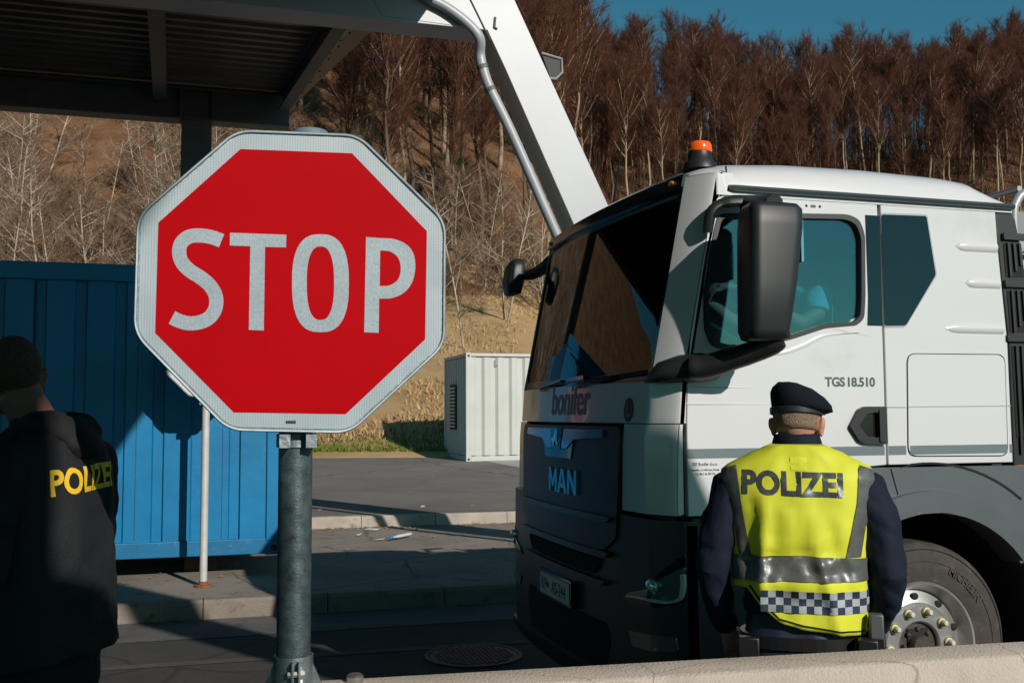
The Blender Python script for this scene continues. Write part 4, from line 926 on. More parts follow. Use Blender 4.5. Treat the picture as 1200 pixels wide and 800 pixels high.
# side walls, both sides
win = [(2.245, 2.566), (2.60, 2.585), (2.94, 2.597), (3.0, 2.575), (3.028, 2.504), (3.020, 2.2), (3.010, 2.10), (2.975, 2.067), (2.80, 2.05), (2.62, 1.995), (2.45, 1.955), (2.27, 1.937), (2.20, 1.955), (2.165, 2.03), (2.166, 2.209), (2.20, 2.40)]
winr = rnd(win, .03)
door = [(2.07, 1.19), (2.070, 1.60), (2.080, 1.865), (2.16, 2.3), (2.225, 2.60), (2.25, 2.645), (2.32, 2.662), (3.105, 2.662), (3.114, 2.0), (3.114, 1.40), (2.85, 1.385), (2.70, 1.19)]
rear = [(3.124, 1.40), (3.124, 2.662), (3.80, 2.662), (3.81, 2.45), (3.845, 2.0), (3.85, 1.40)]
for s in (-1, 1):
    Sd = (lambda s: (lambda x, z, o: Vector((x, TC + s * (1.12 + o), z))))(s)
    near = s < 0
    mb = MB(); mb.sheet(door, Sd, -.04, 0, .3, [winr]); dr = obj('door', mb, truckw, tk, bevel=.004)
    k = [(2.6 + (a - 2.6) * .985, 2.27 + (b - 2.27) * .975) for a, b in winr]; k2 = [(2.6 + (a - 2.6) * .95, 2.27 + (b - 2.27) * .93) for a, b in winr]
    mb = MB(); mb.sheet(winr, Sd, -.035, .006, .3, [k2]); obj('window_seal', mb, tdark, dr, bevel=.003)
    mb = MB(); mb.sheet(k, Sd, -.022, -.017, 1); obj('side_window', mb, sglass, dr)
    mb = MB(); mb.sheet([(3.035, 2.60), (3.113, 2.60), (3.113, 2.066), (3.03, 2.066), (3.038, 2.2)], Sd, 0, .004, 1); obj('window_post', mb, dglass, dr)
    mb = MB(); mb.sheet(rear, Sd, -.04, 0, .3); sp = obj('side_panel', mb, truckw, tk, bevel=.004)
    q = [(3.126, 2.607), (3.384, 2.612), (3.427, 2.323), (3.245, 2.07), (3.126, 2.066)]
    mb = MB(); mb.sheet(rnd(q, .012), Sd, 0, .0045, 1); obj('quarter_window', mb, dglass, sp)
    qq = [(3.27 + (a - 3.27) * 1.06, 2.34 + (b - 2.34) * 1.035) for a, b in q]; qq = [(max(a, 3.125), b) for a, b in qq]
    mb = MB(); mb.sheet(rnd(qq, .015), Sd, 0, .002, 1, [rnd([(3.26 + (a - 3.26) * 1.0, b) for a, b in q], .012)]); obj('window_surround', mb, M('surround_grey', (.35, .36, .36), .4), sp)
    lk = rnd([(3.245, 1.935), (3.826, 1.938), (3.822, 1.43), (3.232, 1.437)], .05, 6); li = [(3.53 + (a - 3.53) * .988, 1.685 + (b - 1.685) * .986) for a, b in lk]
    mb = MB(); mb.sheet(lk, Sd, 0, .0015, 1, [li]); lo = obj('locker_gap', mb, seam, sp); mb = MB(); mb.sheet([(3.53 + (a - 3.53) * .982, 1.685 + (b - 1.685) * .979) for a, b in lk], Sd, 0, .004, .4); lc = obj('locker', mb, truckw, sp, bevel=.003)
    mb = MB(); mb.sheet([(3.126, 1.672), (3.232, 1.671), (3.232, 1.676), (3.126, 1.677)], Sd, 0, .0015, 1); mb.sheet([(3.245, 1.674), (3.822, 1.677), (3.822, 1.681), (3.245, 1.678)], Sd, .003, .0052, 1); mb.sheet([(3.83, 1.677), (3.85, 1.677), (3.85, 1.682), (3.83, 1.682)], Sd, 0, .0015, 1); obj('crease', mb, M('crease_grey', (.3, .3, .29), .7), sp)
    for (x0, x1, z) in ((3.55, 3.80, 2.472), (3.60, 3.81, 2.29), (3.47, 3.82, 2.062)):
        mb = MB(); r = []
        for t in range(9):
            tt = t / 8; hh = .026 * min(1, tt * 6) ** .5 + .002; dd = .012 * min(1, tt * 5) + .0005; x = lerp(x0, x1, tt)
            r.append([Sd(x, z + hh, -.003), Sd(x, z + hh * .5, dd * .8), Sd(x, z - .0 * hh, dd), Sd(x, z - hh * .7, dd * .5), Sd(x, z - hh, -.003)])
        mb.loft(r); obj('pressed_rib', mb, truckw, sp, smooth=True, ang=70)
    for a, b, par in ((2.072, 3.105, dr), (3.128, 3.226, sp), (3.247, 3.815, sp), (3.832, 3.848, sp)):
        off = .0045 if a == 3.247 else .0005; mb = MB(); mb.sheet([(a, 1.447), (b, 1.447), (b, 1.49), (a, 1.49)], Sd, off - .002, off + .0008, 1); obj('stripe', mb, stripe, par)
    # handle
    hp = [(2.905, 1.585), (2.955, 1.665), (2.985, 1.678), (3.109, 1.678), (3.109, 1.498), (2.985, 1.503), (2.955, 1.515)]
    mb = MB(); mb.sheet(rnd(hp, .012), Sd, 0, .022, .3, [rnd([(2.955, 1.59), (3.0, 1.645), (3.06, 1.652), (3.06, 1.53), (3.0, 1.535)], .01)]); ha = obj('handle', mb, tdark, dr, bevel=.005)
    mb = MB(); mb.sheet([(2.955, 1.59), (3.0, 1.645), (3.09, 1.652), (3.09, 1.53), (3.0, 1.535)], Sd, .0, .003, 1); obj('recess', mb, tblack, ha); mb = MB(); mb.sheet(rnd([(3.062, 1.665), (3.092, 1.665), (3.092, 1.51), (3.062, 1.51)], .008), Sd, .02, .03, .3); obj('grip', mb, tdark, ha, bevel=.004)
    # shoulder crease under the window
    mb = MB(); cpts = cat([(2.40, 1.925), (2.55, 1.925), (2.68, 1.965), (2.80, 2.015), (2.98, 2.03)], 5); L1, R1 = ribbon(cpts, [.004 + .022 * math.sin(math.pi * min(1, i / 20)) for i in range(len(cpts))]); mb.loft([[Sd(R1[i][0], R1[i][1], 0), Sd((L1[i][0] + R1[i][0]) / 2, (L1[i][1] + R1[i][1]) / 2, .006), Sd(L1[i][0], L1[i][1], 0)] for i in range(len(cpts))]); obj('shoulder_line', mb, truckw, dr, smooth=True, ang=80)
    for z, x1 in ((1.766, 2.42), (1.69, 2.52)):
        mb = MB(); mb.loft([[Sd(x, z + .006, 0), Sd(x, z + .001, .004 * (1 - t) + .0003), Sd(x, z - .003, .0)] for x, t in ((2.07, 0), ((2.07 + x1) / 2, .5), (x1, 1))]); obj('pressed_line', mb, truckw, dr)
    if near:
        mb = MB(); a = onY(996, 447.5, TY); bmt = M('badge_metal', (.16, .165, .17), .25, .6)
        for tx, dx in (('TGS', -.082), ('18.510', .058)):
            mb = MB(); put_text(mb, tx, .060, lambda x, y, o: Sd(a.x + dx + x, a.z + y - .02, o), .001, bold=.002, xs=1.03, spacing=.95); obj('model_badge', mb, bmt, dr, fix=False)
        mb = MB(); mb.sheet([(2.078, 1.36), (2.235, 1.36), (2.235, 1.437), (2.078, 1.437)], Sd, 0, .001, 1); stc = obj('sticker', mb, M('sticker_white', (.6, .61, .62), .5), dr)
        mb = MB(); 
        for t_, zz, sz in (('SBS Bonifer d.o.o.', 1.414, .0215), ('Vanganelska c. 20, 6000 Koper, Slovenija', 1.392, .0105), ('Tel: 386 5 66 300 510', 1.373, .0135)): put_text(mb, t_, sz, lambda x, y, o: Sd(2.156 + x, zz + y, o), .0015, bold=.0004, xs=.82)
        obj('lettering', mb, M('text_black', (.02, .02, .03), .6), stc, fix=False)
        for x, r in ((2.712, .0065), (2.785, .0065)):
            mb = MB(); mb.sheet([(x + r * math.cos(t), 2.628 + r * math.sin(t)) for t in (k * .628 for k in range(10))], Sd, -.001, .001, 1); obj('screw_hole', mb, seam, dr)
        mb = MB(); mb.sheet(rnd([(2.735, 2.622), (2.762, 2.622), (2.762, 2.634), (2.735, 2.634)], .005), Sd, -.001, .003, 1); obj('vent_clip', mb, tgrey, dr)
    # black air duct panel with louvres behind the cab
    vp = [(3.80, 2.655), (3.90, 2.66), (3.93, 2.62), (4.02, 2.1), (4.03, 1.175), (3.862, 1.175), (3.858, 2.0), (3.83, 2.3)]
    mb = MB(); mb.sheet(vp, Sd, -.25, -.006, .3); du = obj('air_duct', mb, tdark, tk, bevel=.006)
    for (z0, z1) in ((2.33, 2.50), (2.05, 2.26), (1.52, 1.98)):
        xl = 3.845 + (2.5 - z1) * .05; mb = MB(); mb.sheet([(xl + .01, z0), (xl + .12, z0), (xl + .11, z1), (xl, z1)], Sd, -.006, -.003, 1); lvv = obj('louvre', mb, seam, du)
        for q_ in range(3):
            mb = MB(); xx = xl + .018 + q_ * .034; mb.sheet([(xx + .008, z0 - (.08 if z0 < 1.6 else 0) + .03 * q_), (xx + .022, z0 + .03 * q_ - (.08 if z0 < 1.6 else 0)), (xx + .014, z1), (xx, z1)], Sd, -.003, .008, 1); obj('fin', mb, tdark, lvv)
    for z0 in (2.515, 2.275, 2.0): mb = MB(); mb.sheet([(3.835, z0), (4.0, z0), (4.0, z0 + .035), (3.835, z0 + .035)], Sd, -.006, .012, 1); obj('duct_bar', mb, tdark, du, bevel=.005)
    mb = MB(); mb.sheet([(3.866, 1.335), (3.93, 1.335), (3.93, 1.385), (3.866, 1.385)], Sd, -.006, .008, 1); obj('marker_light', mb, amber, tk)
    # fender
    WX, WZ, AR = 3.335, .52, .655
    arc_ = [(WX + AR * math.cos(t), WZ + AR * math.sin(t)) for t in (rad(a_) for a_ in range(20, 166, 5))]
    fd = [(2.72, 1.39), (4.05, 1.383), (4.05, 1.02), (3.99, .75)] + arc_ + [(2.70, .69), (2.62, .72), (2.62, 1.18)]
    mb = MB(); mb.sheet(fd, Sd, -.12, .012, .12); fe_ = obj('fender', mb, tgrey, tk, bevel=.008)
    li_ = [(WX + r * math.cos(rad(a_)), WZ + r * math.sin(rad(a_))) for r, rng_ in ((AR + .10, range(38, 131, 4)), (AR - .005, range(130, 37, -4))) for a_ in rng_]
    mb = MB(); mb.sheet(li_, Sd, -.10, .05, .1); obj('arch_lip', mb, tgrey, fe_, bevel=.012)
    li_ = [(WX + r * math.cos(rad(a_)), WZ + r * math.sin(rad(a_))) for r, rng_ in ((AR + .085, range(-5, 37, 4)), (AR - .005, range(36, -6, -4))) for a_ in rng_]
    mb = MB(); mb.sheet(li_, Sd, -.45, .035, .1); obj('mudguard', mb, tdark, fe_, bevel=.01)
    li_ = [(WX + r * math.cos(rad(a_)), WZ + r * math.sin(rad(a_))) for r, rng_ in ((AR + .235, range(52, 100, 4)), (AR + .225, range(100, 51, -4))) for a_ in rng_]
    mb = MB(); mb.sheet(li_, Sd, .012, .016, .1); mb.sheet([(3.125, 1.383), (3.13, 1.383), (3.165, 1.26), (3.16, 1.26)], Sd, .01, .015, 1); obj('panel_gap', mb, seam, fe_)
    mb = MB(); mb.sheet([(WX + (AR + .1) * math.cos(rad(a_)), WZ + (AR + .1) * math.sin(rad(a_))) for a_ in range(-10, 190, 10)] , Sd, -.62, -.60, .5); mb.loft([[Sd(WX + (AR + .02) * math.cos(rad(a_)), WZ + (AR + .02) * math.sin(rad(a_)), o) for a_ in range(-8, 189, 7)] for o in (-.6, -.1)], closed=False); obj('wheel_well', mb, M('well_dark', (.012, .012, .012), .95), fe_)
    # steps between bumper and wheel
    mb = MB(); mb.sheet([(2.10, 1.185), (2.62, 1.185), (2.62, .36), (2.12, .36)], Sd, -.30, -.03, .5); sb = obj('step_box', mb, tdark, tk, bevel=.01)
    for z in (.45, .78, 1.08): mb = MB(); a0 = Sd(2.15, z, -.12); a1 = Sd(2.6, z + .05, .03); mb.box((min(a0.x, a1.x), min(a0.y, a1.y), z), (max(a0.x, a1.x), max(a0.y, a1.y), z + .05)); obj('step', mb, tgrey, sb, bevel=.008)
    # wheel
    def wheel(wx, wz, dual=False, yo=0):
        W = bpy.data.objects.new('wheel', None); COL.objects.link(W); W.parent = tk; W.location = (wx - 1.87, s * (1.12 - yo), wz)
        ys = -s * 1.0; O = Vector((wx, TC + s * (1.12 - yo), wz)); h = lambda d: -s * d       # d = depth inward from the outer face
        prof = [(.30, .03), (.315, .012), (.36, .004), (.42, .002), (.455, .008), (.475, .014), (.483, .024), (.492, .03), (.497, .045), (.50, .07), (.501, .26), (.495, .285), (.47, .30), (.36, .31), (.30, .28)]
        mb = MB(); mb.lathe([(r, h(d)) for r, d in prof] + [(prof[0][0], h(prof[0][1]))], O, 'y', 72); ty = obj('tyre', mb, rubber, W, smooth=True)
        mb = MB(); mb.lathe([(r, h(d)) for r, d in ((.405, .003), (.408, -.001), (.412, -.001), (.415, .003))], O, 'y', 60); mb.lathe([(r, h(d)) for r, d in ((.462, .010), (.466, .005), (.47, .013))], O, 'y', 60); obj('sidewall_ridge', mb, rubber, ty, smooth=True)
        mb = MB()
        def tm(x, y, o): ang = rad(48) - x / .385; rr = .375 + y; return O + Vector((rr * math.cos(ang), h(-.0005 - (.002 if 1 else 0)) , rr * math.sin(ang)))
        if near and wx < 4: put_text(mb, 'MICHELIN', .052, tm, 0, bold=.001, maxe=.02); obj('lettering', mb, M('tyre_letters', (.06, .052, .046), .8), ty, fix=False)
        mb = MB(); mb.lathe([(r, h(d)) for r, d in ((.305, .035), (.311, .018), (.306, .004), (.296, .006), (.288, .03), (.275, .055), (.262, .075), (.24, .062), (.205, .045), (.195, .05), (.19, .12), (.28, .2), (.30, .2), (.305, .035))], O, 'y', 72); rm = obj('rim', mb, rimm, W, smooth=True, ang=35)
        for k in range(10):
            mb = MB(); a = rad(18 + 36 * k); c = O + Vector((.232 * math.cos(a), 0, .232 * math.sin(a))); mb.add(*(lambda m_: (m_.v, m_.f))(MB().ball(c + Vector((0, h(.056), 0)), (.024, .012, .019), 6)))
            obj('hand_hole', mb, seam, rm, smooth=True)
        mb = MB(); mb.lathe([(r, h(d)) for r, d in ((.195, .06), (.197, .034), (.188, .026), (.12, .026), (.112, .034), (.108, .09), (.195, .09), (.195, .06))], O, 'y', 60); hb = obj('wheel_flange', mb, hubm, W, smooth=True, ang=35)
        mb = MB(); mb.lathe([(r, h(d)) for r, d in ((.001, .055), (.105, .06), (.105, .05), (.001, .045))], O, 'y', 40); mb.lathe([(r, h(d)) for r, d in ((.001, .0), (.05, .0), (.056, .012), (.056, .05), (.001, .05))], O, 'y', 24)
        for k in range(8): a = rad(45 * k); mb.add(*(lambda m_: (m_.v, m_.f))(MB().ball(O + Vector((.078 * math.cos(a), h(.04), .078 * math.sin(a))), (.012, .014, .012), 5)))
        obj('hub', mb, M('hub_dirty', (.07, .058, .05), .7, .4, var=.3, vs=30), W, smooth=True)
        for k in range(10):
            a = rad(36 * k + 3); c = O + Vector((.1675 * math.cos(a), 0, .1675 * math.sin(a)))
            mb = MB(); mb.lathe([(r, h(d)) for r, d in ((.022, .03), (.022, .018), (.016, .014), (.015, -.006), (.010, -.012), (.001, -.013))], c, 'y', 12); nut = obj('wheel_nut', mb, M_nut, W, smooth=True)
            mb = MB(); mb.lathe([(r, h(d)) for r, d in ((.0255, .026), (.0275, .02), (.0255, .0165))], c, 'y', 14); obj('nut_ring', mb, M_ring, nut, smooth=True)
    if near: M_nut = M('nut_cover', (.58, .54, .42), .5); M_ring = M('nut_ring', (.45, .40, .05), .6)
    else: M_nut = bpy.data.materials['nut_cover']; M_ring = bpy.data.materials['nut_ring']
    wheel(WX, WZ, False, .06)
    if True:
        O = Vector((7.0, TC + s * 1.12, .52)); W = bpy.data.objects.new('wheel', None); COL.objects.link(W); W.parent = tk; W.location = (7.0 - 1.87, s * 1.12, .52); h = lambda d: -s * d
        mb = MB(); mb.lathe([(r, h(d)) for r, d in ((.30, .03), (.36, .0), (.47, .01), (.5, .06), (.5, .55), (.3, .56), (.30, .03))], O, 'y', 48); obj('tyre', mb, rubber, W, smooth=True)
        mb = MB(); mb.lathe([(r, h(d)) for r, d in ((.30, .02), (.28, .14), (.12, .17), (.1, .08), (.001, .08))], O, 'y', 48); obj('rim', mb, rimm, W, smooth=True)
# cab core: rear wall, floor, ceiling
mb = MB(); mb.box((3.74, TY + .02, 1.25), (3.80, 2 * TC - TY - .02, 2.66)); obj('rear_wall', mb, cabin, tk)
mb = MB(); mb.box((2.06, TY + .05, 1.18), (3.78, 2 * TC - TY - .05, 1.24)); obj('floor', mb, cabin, tk)
mb = MB(); mb.box((2.20, TY + .05, 2.63), (3.78, 2 * TC - TY - .05, 2.65)); obj('ceiling', mb, M('headliner', (.12, .12, .12), .9), tk)
mb = MB(); mb.box((1.99, TY + .10, 1.0), (2.06, 2 * TC - TY - .10, 1.75)); obj('firewall', mb, cabin, tk)
mb = MB(); mb.loft([[(1.99, y, 1.80), (2.12, y, 1.84), (2.42, y, 1.83), (2.47, y, 1.72), (2.42, y, 1.55), (2.05, y, 1.5)] for y in (TY + .16, 2 * TC - TY - .16)]); db = obj('dashboard', mb, cabin, tk, bevel=.02)
for y, k in ((4.72, 0), (5.95, 1)):
    mb = MB(); mb.loft([[(2.72 + a, y + b * .23, z) for a, b, z in ((0, -1, 1.66), (0, 1, 1.66), (.5, 1, 1.58), (.5, -1, 1.58))], [(2.70 + a, y + b * .25, z) for a, b, z in ((0, -1, 1.74), (0, 1, 1.74), (.55, 1, 1.70), (.55, -1, 1.70))]]); mb.loft([[(3.2, y + b * .24, z) for b, z in ((-1, 1.66), (1, 1.66))] + [(3.34, y + b * .24, 1.66) for b in (1, -1)], [(3.32, y + b * .22, z) for b, z in ((-1, 2.3), (1, 2.3))] + [(3.42, y + b * .22, 2.3) for b in (1, -1)], [(3.35, y + b * .13, 2.52) for b in (-1, 1)] + [(3.42, y + b * .13, 2.52) for b in (1, -1)]]); mb.box((2.78, y - .15, 1.24), (3.2, y + .15, 1.6)); obj('seat', mb, seatm, tk, bevel=.03)
mb = MB(); c = Vector((2.50, 4.74, 2.0)); ax = Vector((.6, 0, .8)).normalized(); e1 = Vector((0, 1, 0)); e2 = ax.cross(e1)
mb.tube([c + e1 * .22 * math.cos(t) + e2 * .22 * math.sin(t) for t in (k * math.pi / 16 for k in range(33))], .016, 8); sw = obj('steering_wheel', mb, cabin, tk, smooth=True); mb = MB(); mb.tube([c, c - ax * .3], .04, 8); mb.bar(c - e1 * .2, c + e1 * .2, .04, .02); obj('spoke', mb, cabin, sw)
mb = MB(); mb.box((2.15, 5.75, 1.85), (2.25, 6.0, 1.97)); obj('dash_box', mb, M('dash_blue', (.02, .13, .33), .5), db, bevel=.01); mb = MB(); mb.box((2.145, 5.78, 1.88), (2.149, 5.84, 1.93)); obj('dash_label', mb, M('dash_red', (.6, .03, .03), .5), db)
mb = MB(); mb.box((2.10, 4.95, 1.85), (2.32, 5.3, 1.92)); mb.box((2.12, 5.45, 1.85), (2.3, 5.62, 1.89)); obj('papers', mb, M('dash_paper', (.35, .36, .34), .7), db, bevel=.01)
mb = MB(); mb.box((2.16, 4.5, 2.5), (2.36, 6.1, 2.62)); obj('header_shelf', mb, cabin, tk, bevel=.02)
mb = MB()
for y in (4.85, 5.8): mb.sheet([(y - .28, 2.42), (y + .28, 2.42), (y + .28, 2.60), (y - .28, 2.60)], lambda a, b, o: Vector((2.12 + (b - 2.42) * .2 + o, a, b)), 0, .015, 1)
obj('inner_visor', mb, cabin, tk)
# mirrors
def mirror(s):
    Y0 = TC + s * 1.42; mb = MB()
    if s < 0:
        r = []
        for z, xa, xb, yk in ((1.955, 2.20, 2.36, .5), (1.965, 2.19, 2.40, .8), (2.0, 2.185, 2.385, .95), (2.2, 2.19, 2.42, 1), (2.45, 2.195, 2.455, 1), (2.525, 2.20, 2.458, .95), (2.548, 2.21, 2.445, .8), (2.556, 2.23, 2.42, .5)):
            rc = rnd([(xa, Y0 - .10 * yk), (xb, Y0 - .10 * yk), (xb, Y0 + .12 * yk), (xa + .03, Y0 + .12 * yk)], .055, 5); r.append([(a, b, z) for a, b in rc])
        mb.loft(r); mi = obj('mirror', mb, tdark, tk, smooth=True, ang=50)
        mb = MB(); mb.box((2.450, Y0 - .06, 2.30), (2.4615, Y0 + .08, 2.48)); obj('mirror_glass', mb, chrome, mi)
        mb = MB(); mb.tube(cat([(2.36, Y0 - .02, 1.97), (2.30, Y0 + .04, 1.925), (2.20, TY - .17, 1.885), (2.12, TY - .10, 1.855), (2.06, TY - .06, 1.85)], 4), [.045, .05, .052, .05, .048, .048, .05, .05, .052, .054, .055, .055, .055, .055, .055, .055, .05], 12); obj('lower_arm', mb, tdark, mi, smooth=True)
        mb = MB(); r = []
        for x, zz, hh, dd in ((1.925, 1.80, .012, .01), (1.95, 1.835, .045, .05), (2.04, 1.85, .062, .07), (2.12, 1.855, .066, .09), (2.19, 1.852, .055, .09), (2.225, 1.85, .03, .06)):
            yb = TC - (1.12 if x > 2.05 else (1.0 if x < 1.94 else 1.06)); yb = min(yb + .0, TY + .12 if x < 1.97 else TY + .05); r.append([(x, yb + .02 - (dd + .05) * (.5 - .5 * math.cos(t)) , zz + hh * math.sin(t)) for t in (k * math.pi / 6 for k in range(12))])
        mb.loft(r); obj('mirror_foot', mb, tdark, mi, smooth=True, ang=60)
        mb = MB(); mb.tube(cat([(2.175, TY - .03, 2.47), (2.185, TY - .04, 2.56), (2.24, TY - .05, 2.605), (2.32, TY - .07, 2.615), (2.40, TY - .08, 2.61)], 4), [.02] * 9 + [.026] * 8, 10, squash=1.3); mb.tube([(2.36, TY - .07, 2.60), (2.36, Y0, 2.555)], .045, 10); obj('upper_arm', mb, tdark, mi, smooth=True)
    else:
        ra = []
        for z, xa, xb, yk in ((2.46, 1.98, 2.02, .3), (2.475, 1.965, 2.06, .8), (2.55, 1.955, 2.075, 1), (2.66, 1.975, 2.085, .95), (2.71, 2.01, 2.08, .7), (2.72, 2.03, 2.07, .3)):
            rc = rnd([(xa, Y0 - .11 * yk), (xb, Y0 - .11 * yk), (xb, Y0 + .09 * yk), (xa, Y0 + .09 * yk)], .04, 4); ra.append([(a, b, z) for a, b in rc])
        mb.loft(ra); mi = obj('mirror', mb, tdark, tk, smooth=True, ang=50)
        mb = MB(); mb.tube(cat([(2.07, Y0 - .06, 2.60), (2.12, Y0 - .14, 2.60), (2.16, TC + 1.12, 2.63), (2.19, TC + 1.06, 2.66)], 3), [.03, .035, .038, .038, .04, .042, .045, .05, .05, .05], 10); obj('upper_arm', mb, tdark, mi, smooth=True)
        mb = MB(); ra = []
        for z in (1.85, 1.9, 2.4, 2.44):
            k = .6 if z in (1.85, 2.44) else 1; rc = rnd([(2.25, Y0 - .1 * k), (2.45, Y0 - .1 * k), (2.45, Y0 + .1 * k), (2.25, Y0 + .1 * k)], .04, 4); ra.append([(a, b, z) for a, b in rc])
        mb.loft(ra); mb.tube([(2.3, Y0, 1.9), (2.1, TC + 1.1, 1.86)], .05, 8); obj('side_mirror', mb, tdark, mi, smooth=True, ang=50)
mirror(-1); mirror(1)
# beacon
c = onY(820, 190, TY + .22); bx, by, bz = c.x, c.y, 2.82
mb = MB(); mb.lathe([(.001, bz), (.085, bz), (.082, bz + .03), (.062, bz + .05), (.058, bz + .085), (.001, bz + .085)], (bx, by, 0)); be = obj('beacon', mb, tdark, tk, smooth=True)
mb = MB(); mb.lathe([(.001, bz + .085), (.058, bz + .086), (.061, bz + .092), (.060, bz + .118), (.052, bz + .134), (.03, bz + .142), (.001, bz + .144)], (bx, by, 0)); obj('dome', mb, M('beacon_lens', (.95, .12, .01), .15, coat=.6, spec=.7), be, smooth=True)
mb = MB(); mb.tube([(2.3, 5.6, 2.84), (2.32, 5.6, 3.0), (2.36, 5.6, 3.25)], [.012, .006, .003], 6); obj('antenna', mb, tblack, tk)
# chassis, load frame behind the cab
mb = MB(); mb.box((2.6, 4.92, .62), (8.4, 5.0, .92)); mb.box((2.6, 5.64, .62), (8.4, 5.72, .92)); mb.box((3.9, 4.5, .93), (8.5, 6.2, 1.05)); mb.box((3.28, 4.3, .45), (3.4, 6.3, .6)); mb.box((6.95, 4.3, .45), (7.05, 6.3, .6)); obj('chassis', mb, tdark, tk)
mb = MB(); mb.tube([(4.9, 4.55, .72), (6.2, 4.55, .72)], .28, 20); obj('fuel_tank', mb, galv, tk, smooth=True)
ld = M('rack_grey', (.33, .36, .36), .45, .3)
for y in (4.33, 6.31):
    mb = MB(); mb.tube(cat([(4.035, y, .95), (4.035, y, 2.0), (4.03, y, 2.62), (4.05, y, 2.74), (4.12, y, 2.80), (4.3, y, 2.82)], 4), .026, 10); mb.tube([(4.4, y, .95), (4.4, y, 2.8)], .02, 8); obj('rack_post', mb, ld, tk, smooth=True)
mb = MB()
for z in (1.3, 1.7, 2.1, 2.5, 2.82): mb.tube([(4.08, 4.33, z), (4.08, 6.31, z)], .016, 8)
for z in (1.5, 2.0, 2.5): mb.tube([(4.05, 4.34, z), (4.4, 4.34, z)], .012, 6)
obj('rack_rail', mb, ld, tk)
mb = MB(); mb.box((4.10, 4.40, 1.1), (4.36, 6.24, 2.72)); obj('rear_box', mb, M('box_grey', (.22, .24, .24), .6, var=.1, bump=.2, bs=200), tk, bevel=.02)
mb = MB(); mb.box((4.36, 4.2, 1.08), (8.5, 6.44, 2.66)); obj('load_body', mb, tgrey, tk, bevel=.02)
mb = MB()
for j in range(14): mb.box((4.12, 4.385, 1.2 + j * .1), (4.34, 4.40, 1.25 + j * .1))
obj('mesh_screen', mb, ld, tk)
# ------------------------------------------------------------------ people
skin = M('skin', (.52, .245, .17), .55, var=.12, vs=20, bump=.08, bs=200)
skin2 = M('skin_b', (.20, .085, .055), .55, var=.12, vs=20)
haircol = M('hair_auburn', (.14, .085, .055), .8, var=.5, vs=120, bump=.6, bs=260, col2=(.34, .24, .17))
hairdk = M('hair_dark', (.085, .05, .032), .8, var=.5, vs=120, bump=.6, bs=260)
navy = M('navy_cloth', (.007, .011, .025), .8, var=.25, vs=9, bump=.2, bs=220, spec=.25)
navyl = M('navy_shiny', (.014, .022, .045), .5, var=.2, vs=9, bump=.1, bs=120)
blk = M('black_cloth', (.006, .006, .0075), .85, var=.2, vs=12, bump=.15, bs=150)
yel = M('hi_vis_yellow', (.64, .66, .03), .62, var=.05, vs=7, bump=.12, bs=420)
sil = M('reflective_grey', (.13, .135, .13), .38, .35, var=.28, vs=16, bump=.06, bs=90)
chkd = M('check_navy', (.02, .035, .07), .6); chkl = M('check_silver', (.38, .40, .41), .5)
vestd = M('vest_dark', (.006, .007, .0095), .8, var=.2, vs=10, bump=.2, bs=90)
yeltx = M('letter_yellow', (.80, .50, .02), .6)
teals = M('shirt_teal', (.20, .62, .70), .8, var=.1, vs=10)
leather = M('black_leather', (.01, .01, .011), .4)
def frame(x, y, hd, z=0):                       # local (right, forward, up) -> world ; hd = heading, degrees right of +Y
    f = Vector((math.sin(rad(hd)), math.cos(rad(hd)), 0)); r = Vector((f.y, -f.x, 0)); o = Vector((x, y, z))
    return lambda s, t, h: o + r * s + f * t + Vector((0, 0, h))
def hand(mb, F, wr, dn, side, curl=.5, sc=1.0):  # wr = wrist, dn = direction of the fingers, side = thumb side direction (all local)
    wr = Vector(wr); dn = Vector(dn).normalized(); sd_ = Vector(side); sd_ = (sd_ - dn * sd_.dot(dn)).normalized(); nr = dn.cross(sd_)
    g = lambda a, b, c: F(*(wr + dn * a * sc + sd_ * b * sc + nr * c * sc))
    mb.tube([g(-.02, 0, 0), g(.02, 0, 0), g(.06, 0, 0), g(.088, 0, 0)], [.027 * sc, .034 * sc, .041 * sc, .036 * sc], 12, squash=.5)
    for i, (b, L) in enumerate(((.030, .070), (.010, .078), (-.010, .073), (-.029, .058))):
        p = [g(.07, b, 0), g(.088 + L * .2, b * 1.1, 0), g(.088 + L * .55, b * 1.12, .012 * curl * 2), g(.088 + L * .85, b * 1.1, .034 * curl * 2), g(.088 + L * .98, b * 1.05, .05 * curl * 2)]
        mb.tube(p, [.0105 * sc, .0098 * sc, .009 * sc, .0082 * sc, .006 * sc], 8)
    mb.tube([g(.012, .022, .0), g(.04, .048, .006), (g(.068, .060, .016)), g(.09, .058, .026)], [.014 * sc, .0125 * sc, .0105 * sc, .008 * sc], 8)
